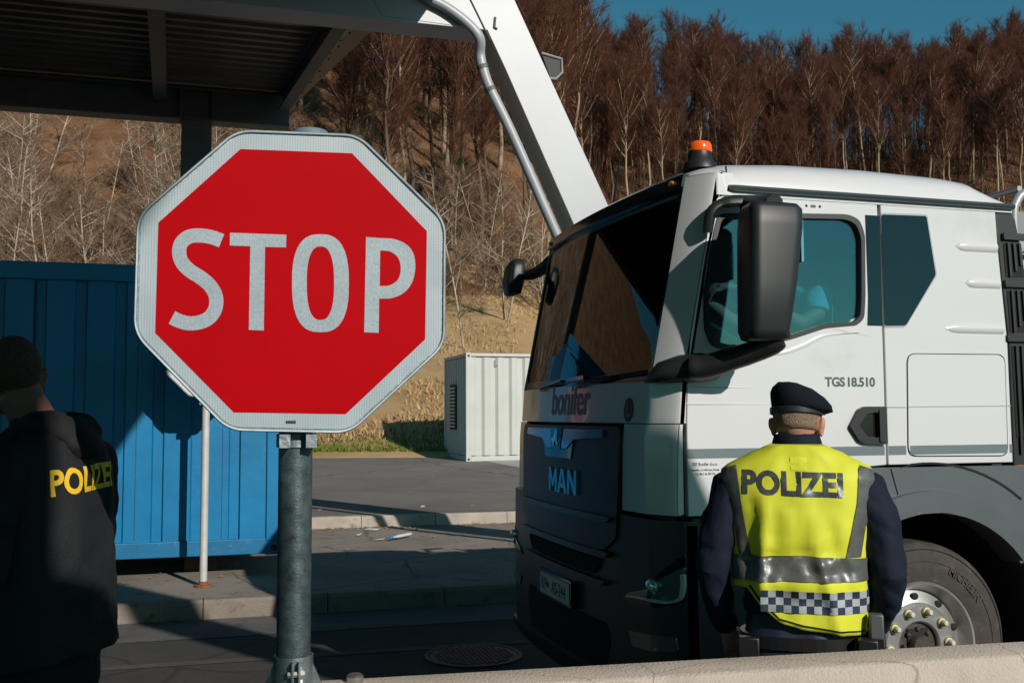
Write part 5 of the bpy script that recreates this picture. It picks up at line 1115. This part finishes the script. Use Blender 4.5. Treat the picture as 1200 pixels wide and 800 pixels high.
def head(mb, F, c, yaw=0, pitch=0):             # c local centre of the skull; adds skull, jaw, nose, ears, brow, lips
    cy, sy = math.cos(rad(yaw)), math.sin(rad(yaw)); cp_, sp_ = math.cos(rad(pitch)), math.sin(rad(pitch))
    def H(s, t, h):
        t2 = t * cp_ + h * sp_; h2 = -t * sp_ + h * cp_; return F(c[0] + s * cy + t2 * sy, c[1] - s * sy + t2 * cy, c[2] + h2)
    def el(p, r, n=14):
        vs = []; fs = []; b = MB().ball((0, 0, 0), r, n); mb.add([H(p[0] + v[0], p[1] + v[1], p[2] + v[2]) for v in b.v], b.f)
    el((0, -.012, .018), (.075, .093, .098)); el((0, .030, -.045), (.058, .062, .068)); el((0, .052, -.088), (.034, .030, .024), 8); el((0, .055, .02), (.058, .034, .045))
    for s in (-1, 1):
        el((s * .082, -.012, -.014), (.010, .019, .034), 8); el((s * .091, -.02, .0), (.007, .016, .024), 8); el((s * .040, .066, -.02), (.02, .016, .018), 8); el((s * .028, .082, .018), (.022, .008, .006), 8)
    el((0, .098, -.022), (.011, .017, .014), 8); el((0, .092, .0), (.008, .010, .025), 8); el((0, .083, -.058), (.022, .009, .005), 8); el((0, .082, -.068), (.019, .009, .005), 8)
    return H
def eyes(H, parent):
    for s in (-1, 1):
        mb = MB(); b = MB().ball((0, 0, 0), .0115, 8); mb.add([H(s * .031 + v[0], .079 + v[1], .004 + v[2]) for v in b.v], b.f); o = obj('eye', mb, EYEW, parent, smooth=True)
        mb = MB(); b = MB().ball((0, 0, 0), (.005, .003, .005), 6); mb.add([H(s * .031 + v[0], .0895 + v[1], .004 + v[2]) for v in b.v], b.f); obj('iris', mb, EYEB, o, smooth=True)
EYEW = M('eye_white', (.7, .68, .65), .3); EYEB = M('eye_iris', (.03, .05, .06), .2)
def hair(H, parent, m, zlow=-.03, grow=1.04, seed=0, front=.045):
    mb = MB(); n = 22; mm = 44; vs = []; keep = {}
    for i in range(1, n):
        for k in range(mm):
            a = math.pi * i / n; t = 2 * math.pi * k / mm; p = Vector((math.sin(a) * math.cos(t) * .079, math.sin(a) * math.sin(t) * .098, math.cos(a) * .102)) * grow
            p = p + p.normalized() * .002 * nz(p.x * 200, p.y * 200, p.z * 200 + seed)
            lim = zlow if p.y < .0 else lerp(zlow, .055, min(1, p.y / .06)); p.z = max(p.z, lim - .01)
            vs.append(H(p.x, p.y - .012, p.z + .018))
    fs = []
    for i in range(n - 2):
        for k in range(mm): fs.append((i*mm+k, (i+1)*mm+k, (i+1)*mm+(k+1)%mm, i*mm+(k+1)%mm))
    fs.append(tuple(range(mm))); fs.append(tuple(reversed(range((n-2)*mm, (n-1)*mm)))); mb.add(vs, fs); return obj('hair', mb, m, parent, smooth=True, ang=80)
def wr(seed, amp):                              # cloth folds
    def f(v): return amp * (nz(v.x * 9 + seed, v.y * 9, v.z * 5) + .6 * nz(v.x * 22 + seed, v.y * 22, v.z * 13) + 1.2 * abs(nz(v.x * 6, v.y * 6 + seed, v.z * 14 + v.x * 8)) - .4)
    return f
def sel(a, b, t, p=2.4): return a * math.copysign(abs(math.cos(t)) ** (2/p), math.cos(t)), b * math.copysign(abs(math.sin(t)) ** (2/p), math.sin(t))
def torso(F, tab, n=36, cfun=lambda z: 0):       # tab: (z, half width, half depth, centre forward)
    rings = []
    for z, a, b, c in tab: rings.append([F(x + cfun(z), c + y, z) for x, y in (sel(a, b, 2 * math.pi * k / n) for k in range(n))])
    return rings
def limb(F, pts): return [F(*p) for p in pts]
def legs(F, mb, hip=.92, ankle=.08, w=.10, r=(.098, .07, .05)):
    for s in (-1, 1): mb.tube(limb(F, [(s * w * .9, 0, hip), (s * w, .01, .70), (s * w * 1.1, .015, .48), (s * w * 1.15, -.005, .30), (s * w * 1.2, -.01, ankle)]), [r[0], r[0] * .92, r[1], r[1] * .9, r[2]], 16)
def shoes(F, parent, w=.12):
    for s in (-1, 1):
        mb = MB(); rr = []
        for t, hw, hh in ((-.09, .03, .06), (-.07, .042, .09), (-.02, .043, .11), (.04, .046, .085), (.10, .05, .06), (.16, .045, .045), (.185, .025, .03)):
            rr.append([F(s * w + hw * math.cos(a), t, max(.004, hh * .5 + hh * .5 * math.sin(a))) for a in (2 * math.pi * k / 14 for k in range(14))])
        mb.loft(rr); obj('boot', mb, leather, parent, smooth=True)
# ---- policeman in the yellow vest
OX, OY, OH = 1.915, 3.065, 29
F = frame(OX, OY, OH)
of = thing('person', 'policeman seen from behind in a yellow vest reading POLIZEI and a dark beret', 'person', (OX, OY, 0))
HC = (.012, .035, 1.612)
b = MB(); H = head(b, F, HC, 22, 8); b.tube(limb(F, [(0, .0, 1.40), (.0, .0, 1.50), (.008, .018, 1.58)]), [.075, .062, .058], 16)
b.loft(torso(F, [(.86, .165, .10, 0), (.95, .16, .10, 0), (1.1, .15, .095, 0), (1.3, .185, .105, 0), (1.40, .19, .09, 0), (1.46, .10, .07, 0)])); legs(F, b, w=.09, r=(.08, .055, .042))
AR_ = [(.205, 0, 1.40), (.262, -.035, 1.25), (.288, -.045, 1.12), (.275, .03, 1.0), (.238, .12, .905)]
for s in (-1, 1):
    b.tube(limb(F, [(s * p[0], p[1], p[2]) for p in AR_]), [.055, .048, .04, .036, .027], 12)
    hand(b, F, (s * .232, .135, .89), (-s * .15, .55, -.8), (-s * .9, .5, .2), .6)
body = obj('body', remesh(b, .0062, 3), skin, of, smooth=True, ang=180)
eyes(H, body); hair(H, of, haircol, zlow=-.032, seed=3, grow=1.0)
# beret
mb = MB(); rr = []
for z, a, b_, ds, dt in ((.040, .083, .100, 0, -.012), (.047, .088, .106, .0, -.012), (.060, .095, .112, .004, -.010), (.078, .108, .118, .012, -.006), (.098, .106, .114, .008, -.006), (.118, .090, .098, .0, -.008), (.132, .062, .072, -.012, -.010), (.138, .025, .03, -.018, -.012)):
    ring = []
    for k in range(40):
        x, y = sel(a * .95, b_, 2 * math.pi * k / 40, 2.0); x += ds; y += dt
        droop = -.30 * max(0, x) * max(0, min(1, (z - .035) / .03)) + .05 * max(0, -x); fold = .003 * nz(x * 30, y * 30, z * 30)
        ring.append(H(x * (1 + fold * 4), y, z + droop + fold))
    rr.append(ring)
mb.loft(rr); bt_ = obj('beret', mb, M('beret_wool', (.006, .008, .014), .9, bump=.3, bs=300, spec=.2), of, smooth=True, ang=80)
mb = MB(); rr = []
for z, k_ in ((.030, 1.0), (.028, 1.05), (.046, 1.06), (.048, 1.0)): rr.append([H(.085 * k_ * math.cos(t), -.012 + .102 * k_ * math.sin(t), z + .014 * (math.sin(t) > 0) * math.sin(t)) for t in (2 * math.pi * k / 40 for k in range(40))])
rr.append(rr[0]); mb.loft(rr, cap=False); obj('band', mb, M('beret_band', (.015, .015, .018), .5), bt_, smooth=True)
# trousers, belt, boots
t_ = MB(); legs(F, t_, hip=.90, w=.098, r=(.108, .08, .075)); t_.loft(torso(F, [(.80, .185, .125, 0), (.90, .185, .13, 0), (1.0, .172, .12, 0)]))
obj('trousers', remesh(t_, .011, 3, wr(2, .006)), navyl, of, smooth=True, ang=180); shoes(F, of)
# jacket
jt = [(.985, .185, .118, 0), (1.08, .188, .116, 0), (1.2, .190, .112, 0), (1.32, .205, .108, 0), (1.42, .212, .098, 0), (1.47, .17, .082, 0), (1.50, .11, .068, 0), (1.53, .08, .062, .0)]
j_ = MB(); j_.loft(torso(F, jt))
for s in (-1, 1):
    pts = [(s * .165, 0, 1.425)] + [(s * p[0], p[1], p[2]) for p in [(.215, -.005, 1.40), (.262, -.035, 1.27), (.284, -.045, 1.13), (.272, .02, 1.02), (.245, .10, .925)]]
    j_.tube(limb(F, pts), [.066, .073, .066, .062, .055, .048], 18)
obj('jacket', remesh(j_, .0075, 1, wr(5, .010)), navy, of, smooth=True, ang=180)
mb = MB(); rr = []
for r_, z in ((.072, 1.50), (.078, 1.545), (.070, 1.575), (.064, 1.577), (.066, 1.545), (.062, 1.50)):
    rr.append([F(r_ * 1.06 * math.cos(t) + .004, .012 + r_ * 1.08 * math.sin(t), z + .002 - .03 * max(0, math.sin(t)) + .004 * nz(3 * math.cos(t), 3 * math.sin(t), z * 20)) for t in (2 * math.pi * k / 36 for k in range(36))])
rr.append(rr[0]); mb.loft(rr, cap=False); obj('collar', mb, navy, of, smooth=True, ang=70)
# vest
vt = [(.92, .208, .142), (1.0, .215, .146), (1.10, .218, .147), (1.2, .222, .147), (1.3, .236, .145), (1.38, .250, .138), (1.43, .256, .128), (1.465, .245, .112), (1.49, .20, .098), (1.515, .15, .088), (1.535, .105, .080), (1.545, .082, .074)]
va = lambda z: sinterp([(a, b) for a, b, c in vt], z); vb_ = lambda z: sinterp([(a, c) for a, b, c in vt], z)
def fold(s, z):
    lo = max(0, min(1, (1.40 - z) / .2)); f = .0
    f += .020 * math.exp(-((s + .115 + (1.3 - z) * .08) / .022) ** 2) * lo * (1 if s < 0 else 1)
    f -= .012 * math.exp(-((s + .155) / .03) ** 2) * lo
    f += .010 * math.exp(-((s - .03 - (1.3 - z) * .25) / .018) ** 2) * lo * .8 - .008 * math.exp(-((s - .085 - (1.3 - z) * .3) / .02) ** 2) * lo
    f += .006 * nz(s * 12, z * 7, 4) + .0035 * nz(s * 30 + z * 12, z * 14, 8)
    f -= .010 * math.exp(-((z - 1.19 - s * .1) / .02) ** 2) * (1 if s < .1 else .4)
    f += .012 * math.exp(-((z - 1.095) / .03) ** 2)
    f *= 1.5
    f += .011 * (abs(nz(s * 7 + z * 5, z * 9 - s * 4, 31)) - .2) + .006 * (abs(nz(s * 18 - z * 9, z * 15 + s * 8, 13)) - .2)
    return f
def VB(s, z, o=0):
    a = va(z); b2 = vb_(z); q = min(.999, abs(s) / a); y = -b2 * (1 - q ** 2.4) ** (1 / 2.4); e = math.sqrt(max(.02, 1 - q ** 4))
    d = (fold(s, z) * e) + o; return F(s * (1 + (o / max(.1, a)) * q), y - d * max(.25, e), z)
def hem(s): return interp([(-.22, 1.075), (-.165, 1.08), (-.12, 1.02), (-.07, .975), (.0, .957), (.12, .94), (.22, .93)], s)
mb = MB(); rr = []; NN = 96
rows = [0, .02, .05, .09, .13, .17, .21, .25, .29, .33, .37, .41, .45, .49, .53, .57, .61, .65, .69, .73, .77, .80, .83, .86, .885, .91, .935, .955, .97, .985, 1]
for q in rows:
    ring = []
    for k in range(NN):
        t = 2 * math.pi * k / NN; zt = .93 + q * (1.545 - .93); a, b2 = va(zt), vb_(zt); x, y = sel(a, b2, t)
        z = zt + (hem(x) - .93) * (1 - q) ** 2.2; a, b2 = va(z), vb_(z); x, y = sel(a, b2, t)
        if y < 0: ring.append(VB(x * .999, z))
        else: ring.append(F(x, y + .004 * nz(x * 12, z * 9, 2), z))
    rr.append(ring)
mb.loft(rr, cap=False); ve = obj('vest', mb, yel, of, smooth=True, ang=180)
sm = ve.modifiers.new('thick', 'SOLIDIFY'); sm.thickness = .003; sm.offset = 0
def vpatch(nm, poly, m, off=.004, par=ve, maxe=.018): mb = MB(); mb.sheet(poly, VB, off, off + .0012, maxe); return obj(nm, mb, m, par, smooth=True, ang=60)
vpatch('shoulder_band', [(-.250, 1.435), (-.243, 1.462), (-.196, 1.478), (-.183, 1.36), (-.155, 1.185), (-.192, 1.185), (-.205, 1.28), (-.235, 1.38)], sil)
vpatch('shoulder_band', [(.250, 1.435), (.243, 1.462), (.190, 1.480), (.180, 1.36), (.140, 1.185), (.187, 1.185), (.205, 1.28), (.238, 1.38)], sil)
vpatch('waist_band', [(-.214, 1.100), (-.05, 1.112), (.213, 1.108), (.214, 1.180), (.0, 1.19), (-.214, 1.182)], sil, .0062, maxe=.012)
mb = MB(); s0 = -.128; sq = .0236; ck = MB()
for r_ in range(3):
    for c_ in range(15):
        a = s0 + c_ * sq; zz = 1.004 + r_ * .0236 + .006 * (1 - c_ / 15); q = [(a, zz), (a + sq, zz - .0004), (a + sq, zz + .0236), (a, zz + .0236)]
        q = [(max(-.205, min(.2135, x)), z) for x, z in q]
        ck.sheet(q, VB, .004, .0054, .013, mi=(r_ + c_) % 2)
obj('check_band', ck, [chkd, chkl], ve, smooth=True, ang=60)
vpatch('hem_piping', [(-.165, 1.086), (-.12, 1.028), (-.07, .983), (0, .966), (.12, .949), (.20, .942), (.20, .947), (.12, .955), (0, .972), (-.07, .989), (-.115, 1.034), (-.16, 1.091)], blk, .002)
vpatch('neck_label', [(-.024, 1.505), (.026, 1.505), (.026, 1.462), (-.024, 1.462)], M('yellow_patch', (.72, .78, .05), .7), .0015)
mb = MB(); put_text(mb, 'POLIZEI', .104, lambda x, y, o: VB(x - .020, 1.384 + y - x * .03, o), .0035, bold=.0042, xs=.87, spacing=1.03, maxe=.014); obj('lettering', mb, M('letter_grey', (.085, .095, .10), .35, .3, var=.3, vs=25), ve, smooth=True)
# belt and kit
mb = MB(); r0 = [F(x, y, .0) for x, y in (sel(.196, .138, 2 * math.pi * k / 40) for k in range(40))]; mb.loft([[p + Vector((0, 0, z)) for p in r0] for z in (.885, .925)]); be_ = obj('belt', mb, leather, of)
for nm, c, sz in (('radio', (.232, -.085, .965), (.022, .02, .04)), ('pouch', (.20, -.115, .88), (.032, .025, .05)), ('holster', (.235, .0, .84), (.03, .045, .10)), ('pouch', (-.17, -.125, .88), (.035, .022, .045))):
    mb = MB(); c = Vector(c); q = [F(c.x + a * sz[0], c.y + b2 * sz[1], c.z + h * sz[2]) for h in (-1, 1) for a, b2 in ((-1, -1), (1, -1), (1, 1), (-1, 1))]; mb.add(q, [(0,3,2,1),(4,5,6,7),(0,1,5,4),(1,2,6,5),(2,3,7,6),(3,0,4,7)]); o = obj(nm, mb, leather if nm != 'radio' else M('radio_grey', (.09, .095, .10), .4), be_, bevel=.006)
# ---- policeman in the shade on the left
QX, QY, QH = -.455, 3.38, -64
F2 = frame(QX, QY, QH)
p2 = thing('person', 'man standing in the shade at the left edge in a dark vest with yellow letters', 'person', (QX, QY, 0))
b = MB(); H2 = head(b, F2, (-.02, .115, 1.775), 34, 12); b.tube(limb(F2, [(0, .01, 1.52), (-.01, .035, 1.62), (-.02, .09, 1.72)]), [.08, .066, .062], 16)
b.loft(torso(F2, [(.9, .17, .11, 0), (1.0, .165, .11, 0), (1.2, .16, .10, 0), (1.4, .19, .11, 0), (1.52, .19, .09, 0), (1.58, .10, .07, 0)])); legs(F2, b, hip=.98, w=.09, r=(.08, .055, .042))
A2 = [(.20, 0, 1.52), (.245, 0, 1.36), (.262, .02, 1.22), (.24, .14, 1.12), (.17, .26, 1.08)]
for s in (-1, 1): b.tube(limb(F2, [(s * p[0], p[1], p[2]) for p in A2]), [.055, .048, .04, .036, .027], 12); hand(b, F2, (s * .16, .27, 1.08), (-s * .6, .8, .0), (0, .3, 1), .7)
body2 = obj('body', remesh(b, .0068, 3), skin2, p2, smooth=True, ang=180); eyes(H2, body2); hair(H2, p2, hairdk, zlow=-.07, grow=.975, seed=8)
t_ = MB(); legs(F2, t_, hip=.95, w=.10, r=(.115, .085, .08)); t_.loft(torso(F2, [(.84, .195, .13, 0), (.95, .195, .135, 0), (1.05, .18, .125, 0)])); obj('trousers', remesh(t_, .012, 3, wr(7, .007)), blk, p2, smooth=True, ang=180); shoes(F2, p2)
j_ = MB()
for s in (-1, 1): j_.tube(limb(F2, [(s * .15, 0, 1.53)] + [(s * (p[0] + .01), p[1], p[2]) for p in A2]), [.075, .085, .078, .072, .062, .05], 18)
j_.loft(torso(F2, [(1.0, .20, .14, 0), (1.3, .21, .14, 0), (1.5, .21, .12, 0), (1.57, .15, .1, 0), (1.62, .1, .085, .01)])); obj('jacket', remesh(j_, .009, 2, wr(12, .011)), blk, p2, smooth=True, ang=180)
h_ = MB(); 
for c, r_ in (((0, -.075, 1.60), (.125, .06, .05)), ((-.07, -.03, 1.625), (.06, .08, .045)), ((.07, -.03, 1.625), (.06, .08, .045)), ((0, -.11, 1.565), (.085, .045, .05)), ((0, .03, 1.61), (.11, .08, .05))):
    q = MB().ball((0, 0, 0), r_, 12); h_.add([F2(c[0] + v[0], c[1] + v[1], c[2] + v[2]) for v in q.v], q.f)
obj('hood', remesh(h_, .008, 3, wr(21, .008)), blk, p2, smooth=True, ang=180)
v2 = [(.955, .262, .165), (1.0, .262, .168), (1.1, .252, .16), (1.25, .240, .15), (1.38, .236, .145), (1.48, .236, .138), (1.54, .225, .12), (1.58, .20, .11), (1.61, .14, .1), (1.63, .09, .085)]
def VB2(s, z, o=0):
    a = sinterp([(p, q) for p, q, r in v2], z); b2 = sinterp([(p, r) for p, q, r in v2], z); q = min(.999, abs(s) / a); y = -b2 * (1 - q ** 2.3) ** (1 / 2.3); e = math.sqrt(max(.02, 1 - q ** 4))
    d = .020 * nz(s * 9, z * 5, 14) + .010 * nz(s * 22, z * 16, 3) + .022 * abs(nz(s * 5 + 3, z * 11)) * max(0, min(1, (1.42 - z) * 5)); return F2(s, y - (d + o) * max(.3, e), z)
mb = MB(); rr = []
for q in rows:
    z = .955 + q * (1.63 - .955); ring = []
    for k in range(NN):
        t = 2 * math.pi * k / NN; x, y = sel(sinterp([(p, q_) for p, q_, r in v2], z), sinterp([(p, r) for p, q_, r in v2], z), t, 2.3)
        zz = z + (.012 * nz(x * 10, y * 10, 2) - .04 * max(0, -x)) * (1 - q) ** 4
        ring.append(VB2(x * .999, zz) if y < 0 else F2(x, y, zz))
    rr.append(ring)
mb.loft(rr, cap=False); ve2 = obj('vest', mb, vestd, p2, smooth=True, ang=180); sm = ve2.modifiers.new('thick', 'SOLIDIFY'); sm.thickness = .004; sm.offset = 0
mb = MB(); put_text(mb, 'POLIZEI', .102, lambda x, y, o: VB2(x * 1.0 - .01, 1.43 + y + x * .05, o), .004, bold=.003, xs=.82, maxe=.014); obj('lettering', mb, yeltx, ve2, smooth=True)
# ---- driver
F3 = frame(3.12, 4.66, -90, .08)
p3 = thing('person', 'driver in a teal short-sleeved shirt sitting behind the side window of the truck', 'person', (3.10, 4.74, 1.7))
b = MB(); H3 = head(b, F3, (0, .30, 2.40), 0, 5)
b.tube(limb(F3, [(0, .18, 2.15), (0, .22, 2.25), (0, .27, 2.34)]), [.07, .058, .056], 14)
b.loft([[F3(x, c + y, z) for x, y in (sel(a, b2, 2 * math.pi * k / 24) for k in range(24))] for z, a, b2, c in ((1.74, .17, .12, .0), (1.85, .165, .12, .02), (2.0, .17, .11, .08), (2.14, .18, .1, .15), (2.2, .13, .08, .18))])
for s in (-1, 1):
    b.tube(limb(F3, [(s * .18, .18, 2.15), (s * .235, .22, 2.06), (s * .245, .32, 2.01), (s * .22, .48, 2.09), (s * .19, .62, 2.18)]), [.052, .046, .04, .034, .026], 12); hand(b, F3, (s * .188, .64, 2.185), (-s * .3, .9, .0), (-s, 0, .6), 1.0)
    b.tube(limb(F3, [(s * .09, .0, 1.80), (s * .13, .25, 1.80), (s * .14, .45, 1.77), (s * .14, .52, 1.55), (s * .14, .58, 1.32)]), [.085, .08, .06, .052, .04], 12)
body3 = obj('body', remesh(b, .0075, 2), skin, p3, smooth=True, ang=180); eyes(H3, body3); hair(H3, p3, hairdk, zlow=-.03, seed=5)
j_ = MB(); j_.loft([[F3(x, c + y, z) for x, y in (sel(a, b2, 2 * math.pi * k / 24) for k in range(24))] for z, a, b2, c in ((1.75, .185, .135, .0), (1.85, .18, .135, .02), (2.0, .185, .125, .08), (2.14, .195, .112, .15), (2.2, .15, .095, .18), (2.235, .075, .07, .20))])
for s in (-1, 1): j_.tube(limb(F3, [(s * .13, .17, 2.16), (s * .19, .18, 2.15), (s * .238, .215, 2.06)]), [.06, .072, .066], 16)
obj('shirt', remesh(j_, .009, 2, wr(31, .006)), teals, p3, smooth=True, ang=180)
t_ = MB(); t_.loft([[F3(x, y, z) for x, y in (sel(.19, .14, 2 * math.pi * k / 20) for k in range(20))] for z in (1.72, 1.86)])
for s in (-1, 1): t_.tube(limb(F3, [(s * .09, .0, 1.80), (s * .13, .25, 1.80), (s * .14, .45, 1.77), (s * .14, .52, 1.55), (s * .14, .58, 1.36)]), [.1, .095, .075, .065, .055], 12)
obj('trousers', remesh(t_, .012, 2), navy, p3, smooth=True, ang=180)
